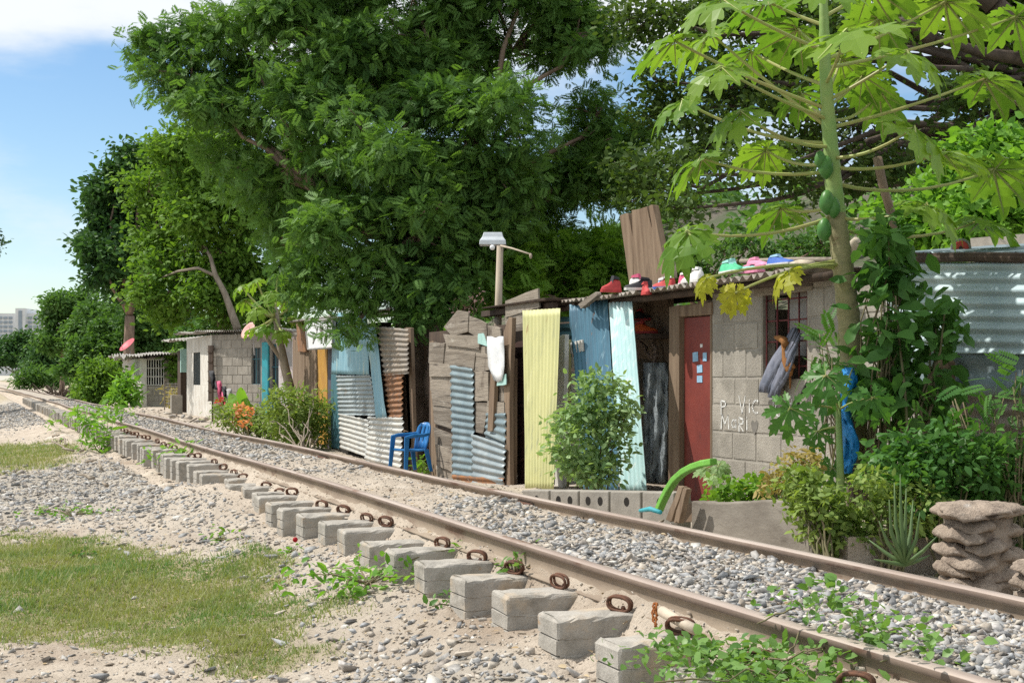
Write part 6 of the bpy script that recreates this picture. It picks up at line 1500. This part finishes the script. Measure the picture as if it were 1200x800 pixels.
# ---------------------------------------------------------------- weeds along the track
def weed(name, label, x, X, h, n, size, lm, V=OVATE_V, Fc=OVATE_F, rad=.12, flat=.5, cat='weed', group='weeds on the bank', base=None, up=.8):
    b = Vector(base) if base is not None else gp(x, X); b.z = gz(b.x, b.y)
    t = thing(name, label, cat, b, group)
    T = np.array(b) + rng.normal(size=(n, 3)) * np.array([rad, rad * 1.4, 0]) + np.stack([np.zeros(n), np.zeros(n), h * rng.uniform(.15, 1, n)], 1)
    T[:, 2] = np.maximum(T[:, 2], ground_z(T[:, 0], T[:, 1]) + h * .2 * rng.random(n) + .01)
    k = np.repeat(np.arange(n), 5); P = T[k] + rng.normal(size=(n * 5, 3)) * size * .55
    P[:, 2] = np.maximum(P[:, 2], ground_z(P[:, 0], P[:, 1]) + .006)
    M = MB()
    for i in range(min(n, 16)): limb(M, b, Vector(T[i]), .005, .003, sag=.06, n=4, wob=.08, sides=5)
    M.build('stem', MT['stem'], t, smooth=True)
    leafmesh('foliage', P, size, V, Fc, MT[lm], t, None, droop=.05, up=up)
    return t
# vine over the near rail in the foreground
t = thing('creeping_vine', 'leafy vine creeping over the near rail in the bottom right foreground', 'vine', (2.4, 3.9, gz(2.4, 3.9)))
n = 300
Xv = np.concatenate([rng.normal(2.27, .13, n), rng.normal(2.50, .12, n // 2)]); Yv = np.concatenate([rng.normal(3.98, .33, n), rng.normal(3.86, .22, n // 2)])
kk = (Yv > 3.3) & (Yv < 4.62); Xv, Yv = Xv[kk], Yv[kk]
hh = .015 + .075 * rng.random(len(Xv)) ** 1.4 + .07 * np.exp(-((Xv - 2.5) / .12) ** 2 - ((Yv - 3.95) / .16) ** 2)
Zv = np.maximum(ground_z(Xv, Yv), -.16 + .17 * (np.abs(Xv - 2.54) < .06)) + hh
T = np.stack([Xv, Yv, Zv], 1); k = np.repeat(np.arange(len(T)), 3); P = T[k] + rng.normal(size=(len(k), 3)) * np.array([.028, .028, .014])
M = MB()
for q in range(26):
    i, j = rng.integers(0, len(T), 2); limb(M, Vector(T[i]) - Vector((0, 0, .03)), Vector(T[i]).lerp(Vector(T[j]), .5), .0035, .0025, sag=.02, n=6, wob=.1, sides=5)
M.build('stem', MT['stem'], t, smooth=True)
leafmesh('foliage', P, .034, OVATE_V * np.array([1, 1.35, 1]), OVATE_F, MT['leaf_vine'], t, None, droop=.05, up=1.2, svar=.5)
weed('creeping_vine', 'leafy vine spilling off the sleepers beside the grass patch', 430, 1.98, .10, 46, .055, 'leaf_bright', rad=.17, cat='vine', group=None)
weed('creeping_vine', 'small vine trailing between two sleepers under the near rail', 545, 2.25, .05, 16, .045, 'leaf_vine', rad=.12, cat='vine', group=None)
weed('creeping_vine', 'wispy vine hanging on the near rail web above a clip', 603, 2.46, .12, 9, .04, 'leaf_vine', rad=.07, cat='vine', group=None)
weed('tall_weed', 'tall leafy weed clump standing at the sleeper ends on the left', 118, 2.0, .75, 40, .17, 'leaf_bright', LANCE_V, rad=.22)
weed('grassy_weed', 'grassy weed tuft on the track left of the tall weed clump', 95, 2.25, .35, 34, .16, 'leaf_mid', LANCE_V, rad=.5)
weed('grassy_weed', 'bright weed tuft against the near rail above the sleepers', 207, 2.38, .20, 16, .11, 'leaf_bright', LANCE_V, rad=.16)
weed('small_weed', 'tiny weed with red flower at the foot of the sleepers', 340, 1.95, .05, 5, .04, 'leaf_bright', rad=.05)
weed('small_weed', 'yellow green seedling among stones before the sleepers', 265, 1.75, .06, 5, .06, 'leaf_mid', rad=.06)
weed('small_weed', 'small green weed in the gravel edge at the lower left', 92, .75, .05, 12, .035, 'leaf_row', rad=.05)
weed('small_weed', 'low weeds along the upper edge of the grass patch', 85, .9, .06, 24, .045, 'leaf_bright', rad=.2)
c0 = np.array(pX(346, 632, 1.94)); M = MB(); M.ball(c0, .018, 8); tag(M.build('flower', MT['petal_red'], smooth=True), 'single red blossom lying at the foot of the sleepers', 'flower')
# sticks in the gravel beside the weed clump
for q in range(9):
    a = gp(62 + q * 8, 1.45 + random.uniform(-.1, .15)); a.z += .05; b = a + Vector((random.uniform(-.3, .3), random.uniform(-1.2, 1.2), random.uniform(0, .12)))
    M = MB(); limb(M, a, b, .022, .012, n=4, wob=.06, sides=6); tag(M.build('stick', MT['bark_pale'], smooth=True), 'dry brown stick in the heap of sticks by the tall weed', 'stick', 'dry sticks in the gravel')
# bushes near the far shack
zb_ = 61
shrub('yard_bush', 'yellow flowering bush left of the far shack', 'bush', px(118, 476, zb_), [(112, 435, 13), (128, 440, 14), (105, 455, 13), (122, 460, 14), (140, 452, 12), (98, 462, 9)], zb_, 420, 8, .20, 'leaf_left', spread=.25, dz=.8, sr=.03, group='bushes by the far shack')
shrub('yard_bush', 'broad-leaved plant at the corner of the far shack', 'plant', px(146, 478, 58), [(147, 446, 7), (142, 462, 9), (152, 465, 7)], 58, 60, 6, .38, 'leaf_bright', LANCE_V, spread=.2, dz=.3, sr=.03, group='bushes by the far shack')
shrub('wall_vine', 'yellow-green vine hanging on the side wall of the far shack', 'vine', px(206, 450, 60), [(204, 418, 7), (202, 430, 6), (206, 442, 6)], 60, 70, 7, .22, 'leaf_left', spread=.15, dz=.2, sr=.02)
shrub('dry_bush', 'grey-green dry bush behind the thin wire fence', 'bush', px(207, 478, 54), [(205, 462, 9), (212, 468, 8)], 55, 40, 6, .2, 'leaf_dry', LANCE_V, spread=.2, dz=.2, sr=.015)
shrub('yard_bush', 'light green grassy thicket where the track disappears', 'bush', px(45, 455, 110), [(40, 440, 12), (55, 444, 10), (28, 444, 9), (70, 446, 8)], 110, 260, 8, .36, 'leaf_row', LANCE_V, spread=.35, dz=1.5, sr=.04)
t = thing('brush_pile', 'dark pile of dead branches beside the far end of the track', 'pile', px(68, 462, 88))
M = MB()
for q in range(60):
    a = px(68 + random.gauss(0, 9), 460, 88 + random.uniform(-2, 2)); a.z = -.4; b = a + Vector((random.uniform(-1.3, 1.3), random.uniform(-2, 2), random.uniform(.1, .9))); limb(M, a, b, .05, .02, n=3, wob=.08, sides=5)
M.build('branches', MT['wood_dark'], t)
# ferny twigs hanging over the tin shack from the big tree are part of its crown; low plants behind the chair
weed('small_weed', 'green weed at the foot of the gate beside the blue chair', 500, 5.75, .25, 12, .10, 'leaf_mid', rad=.12, group=None)

shrub('flowering_twigs', 'pink flowering twigs showing above the boards of the gate', 'bush', px(548, 430, 21.5), [(545, 356, 8), (557, 349, 8), (540, 366, 8)], 21.5, 26, 5, .06, 'petal_pink', spread=.06, dz=.2, sr=.012)

# litter on the ground
X, Y = cand(.2, 3.5, 3.6, 30, 2600)
k = rng.random(len(X)) < .35 + .4 * (vnoise(X * 2, Y * 2, 71) > .55)
X, Y = X[k], Y[k]; P = np.stack([X, Y, ground_z(X, Y) + .008], 1); n = len(P)
a = rng.normal(size=(n, 3)); a[:, 2] *= .15; nn = rng.normal(size=(n, 3)) * .35; nn[:, 2] += 1
W, FF = inst(OVATE_V, OVATE_F, frames(a, nn), .028 * rng.uniform(.5, 1.4, n), P)
o = npmesh('leaf_litter', W, FF, MT['litter'], None, False, np.repeat(rng.random(n), len(OVATE_F)), base=(0, 0, 0))
tag(o, 'dry fallen leaves scattered over the sandy bank', None, None, 'stuff')

# ------------------------------------------------------------------ camera, sun, sky
cam = bpy.data.cameras.new('camera'); co = bpy.data.objects.new('camera', cam); COL.objects.link(co)
co.location = (0, 0, EYE); co.rotation_euler = (R(90), 0, -TH)
cam.sensor_width = 36; cam.lens = F / 1200 * 36; cam.shift_y = (HY - 400) / 1200
cam.clip_start = .1; cam.clip_end = 5000
SC.camera = co

SUN_EL = R(53)
hx, hy = -.82, .572
S = Vector((hx * math.cos(SUN_EL), hy * math.cos(SUN_EL), math.sin(SUN_EL))).normalized()
sl = bpy.data.lights.new('sun', 'SUN'); sl.energy = 4.6; sl.angle = R(.55); sl.color = (1, .95, .87)
so = bpy.data.objects.new('sun', sl); COL.objects.link(so); so.rotation_euler = (-S).to_track_quat('-Z', 'Y').to_euler()

w = bpy.data.worlds.new('World'); SC.world = w; w.use_nodes = True
nt = w.node_tree; N = nt.nodes; L = nt.links
bg = N['Background']; bg.inputs['Strength'].default_value = .125
sky = N.new('ShaderNodeTexSky'); sky.sky_type = 'NISHITA'; sky.sun_disc = False
sky.sun_elevation = SUN_EL; sky.sun_rotation = math.atan2(hx, hy); sky.air_density = 1.0; sky.dust_density = .3; sky.ozone_density = 1.5
tc = N.new('ShaderNodeTexCoord')
sep = N.new('ShaderNodeSeparateXYZ'); L.new(tc.outputs['Generated'], sep.inputs[0])
mp = N.new('ShaderNodeMapping'); mp.inputs['Scale'].default_value = (3.0, 3.0, 9.0); mp.inputs['Location'].default_value = (1.3, .4, 0)
L.new(tc.outputs['Generated'], mp.inputs[0])
nz = N.new('ShaderNodeTexNoise'); nz.inputs['Scale'].default_value = 1.6; nz.inputs['Detail'].default_value = 9; nz.inputs['Roughness'].default_value = .55
L.new(mp.outputs[0], nz.inputs['Vector'])
def mrange(v, a, b, c=0., d=1.):
    x = N.new('ShaderNodeMapRange'); x.interpolation_type = 'SMOOTHSTEP'; L.new(v, x.inputs[0])
    for k, q in enumerate((a, b, c, d)): x.inputs[k + 1].default_value = q
    return x.outputs[0]
def math_(op, a, b):
    x = N.new('ShaderNodeMath'); x.operation = op
    for k, q in enumerate((a, b)):
        if hasattr(q, 'is_linked'): L.new(q, x.inputs[k])
        else: x.inputs[k].default_value = q
    return x.outputs[0]
hi = math_('ADD', mrange(sep.outputs[2], .195, .24, 0., .40), math_('MULTIPLY', nz.outputs[0], 1.))
cl = mrange(hi, .44, .80)
mx = N.new('ShaderNodeMix'); mx.data_type = 'RGBA'; L.new(cl, mx.inputs[0])
hs = N.new('ShaderNodeHueSaturation'); hs.inputs['Saturation'].default_value = 1.18; L.new(sky.outputs[0], hs.inputs['Color'])
L.new(hs.outputs[0], mx.inputs[6]); mx.inputs[7].default_value = (6.6, 6.9, 7.2, 1)
L.new(mx.outputs[2], bg.inputs['Color'])

SC.view_settings.view_transform = 'Standard'; SC.view_settings.look = 'None'
SC.view_settings.exposure = 0.22; SC.view_settings.gamma = 1.0; SC.view_settings.use_curve_mapping = False
SC.render.engine = 'CYCLES'
SC.cycles.use_denoising = False
SC.cycles.max_bounces = 8; SC.cycles.diffuse_bounces = 4; SC.cycles.transmission_bounces = 4; SC.cycles.transparent_max_bounces = 8
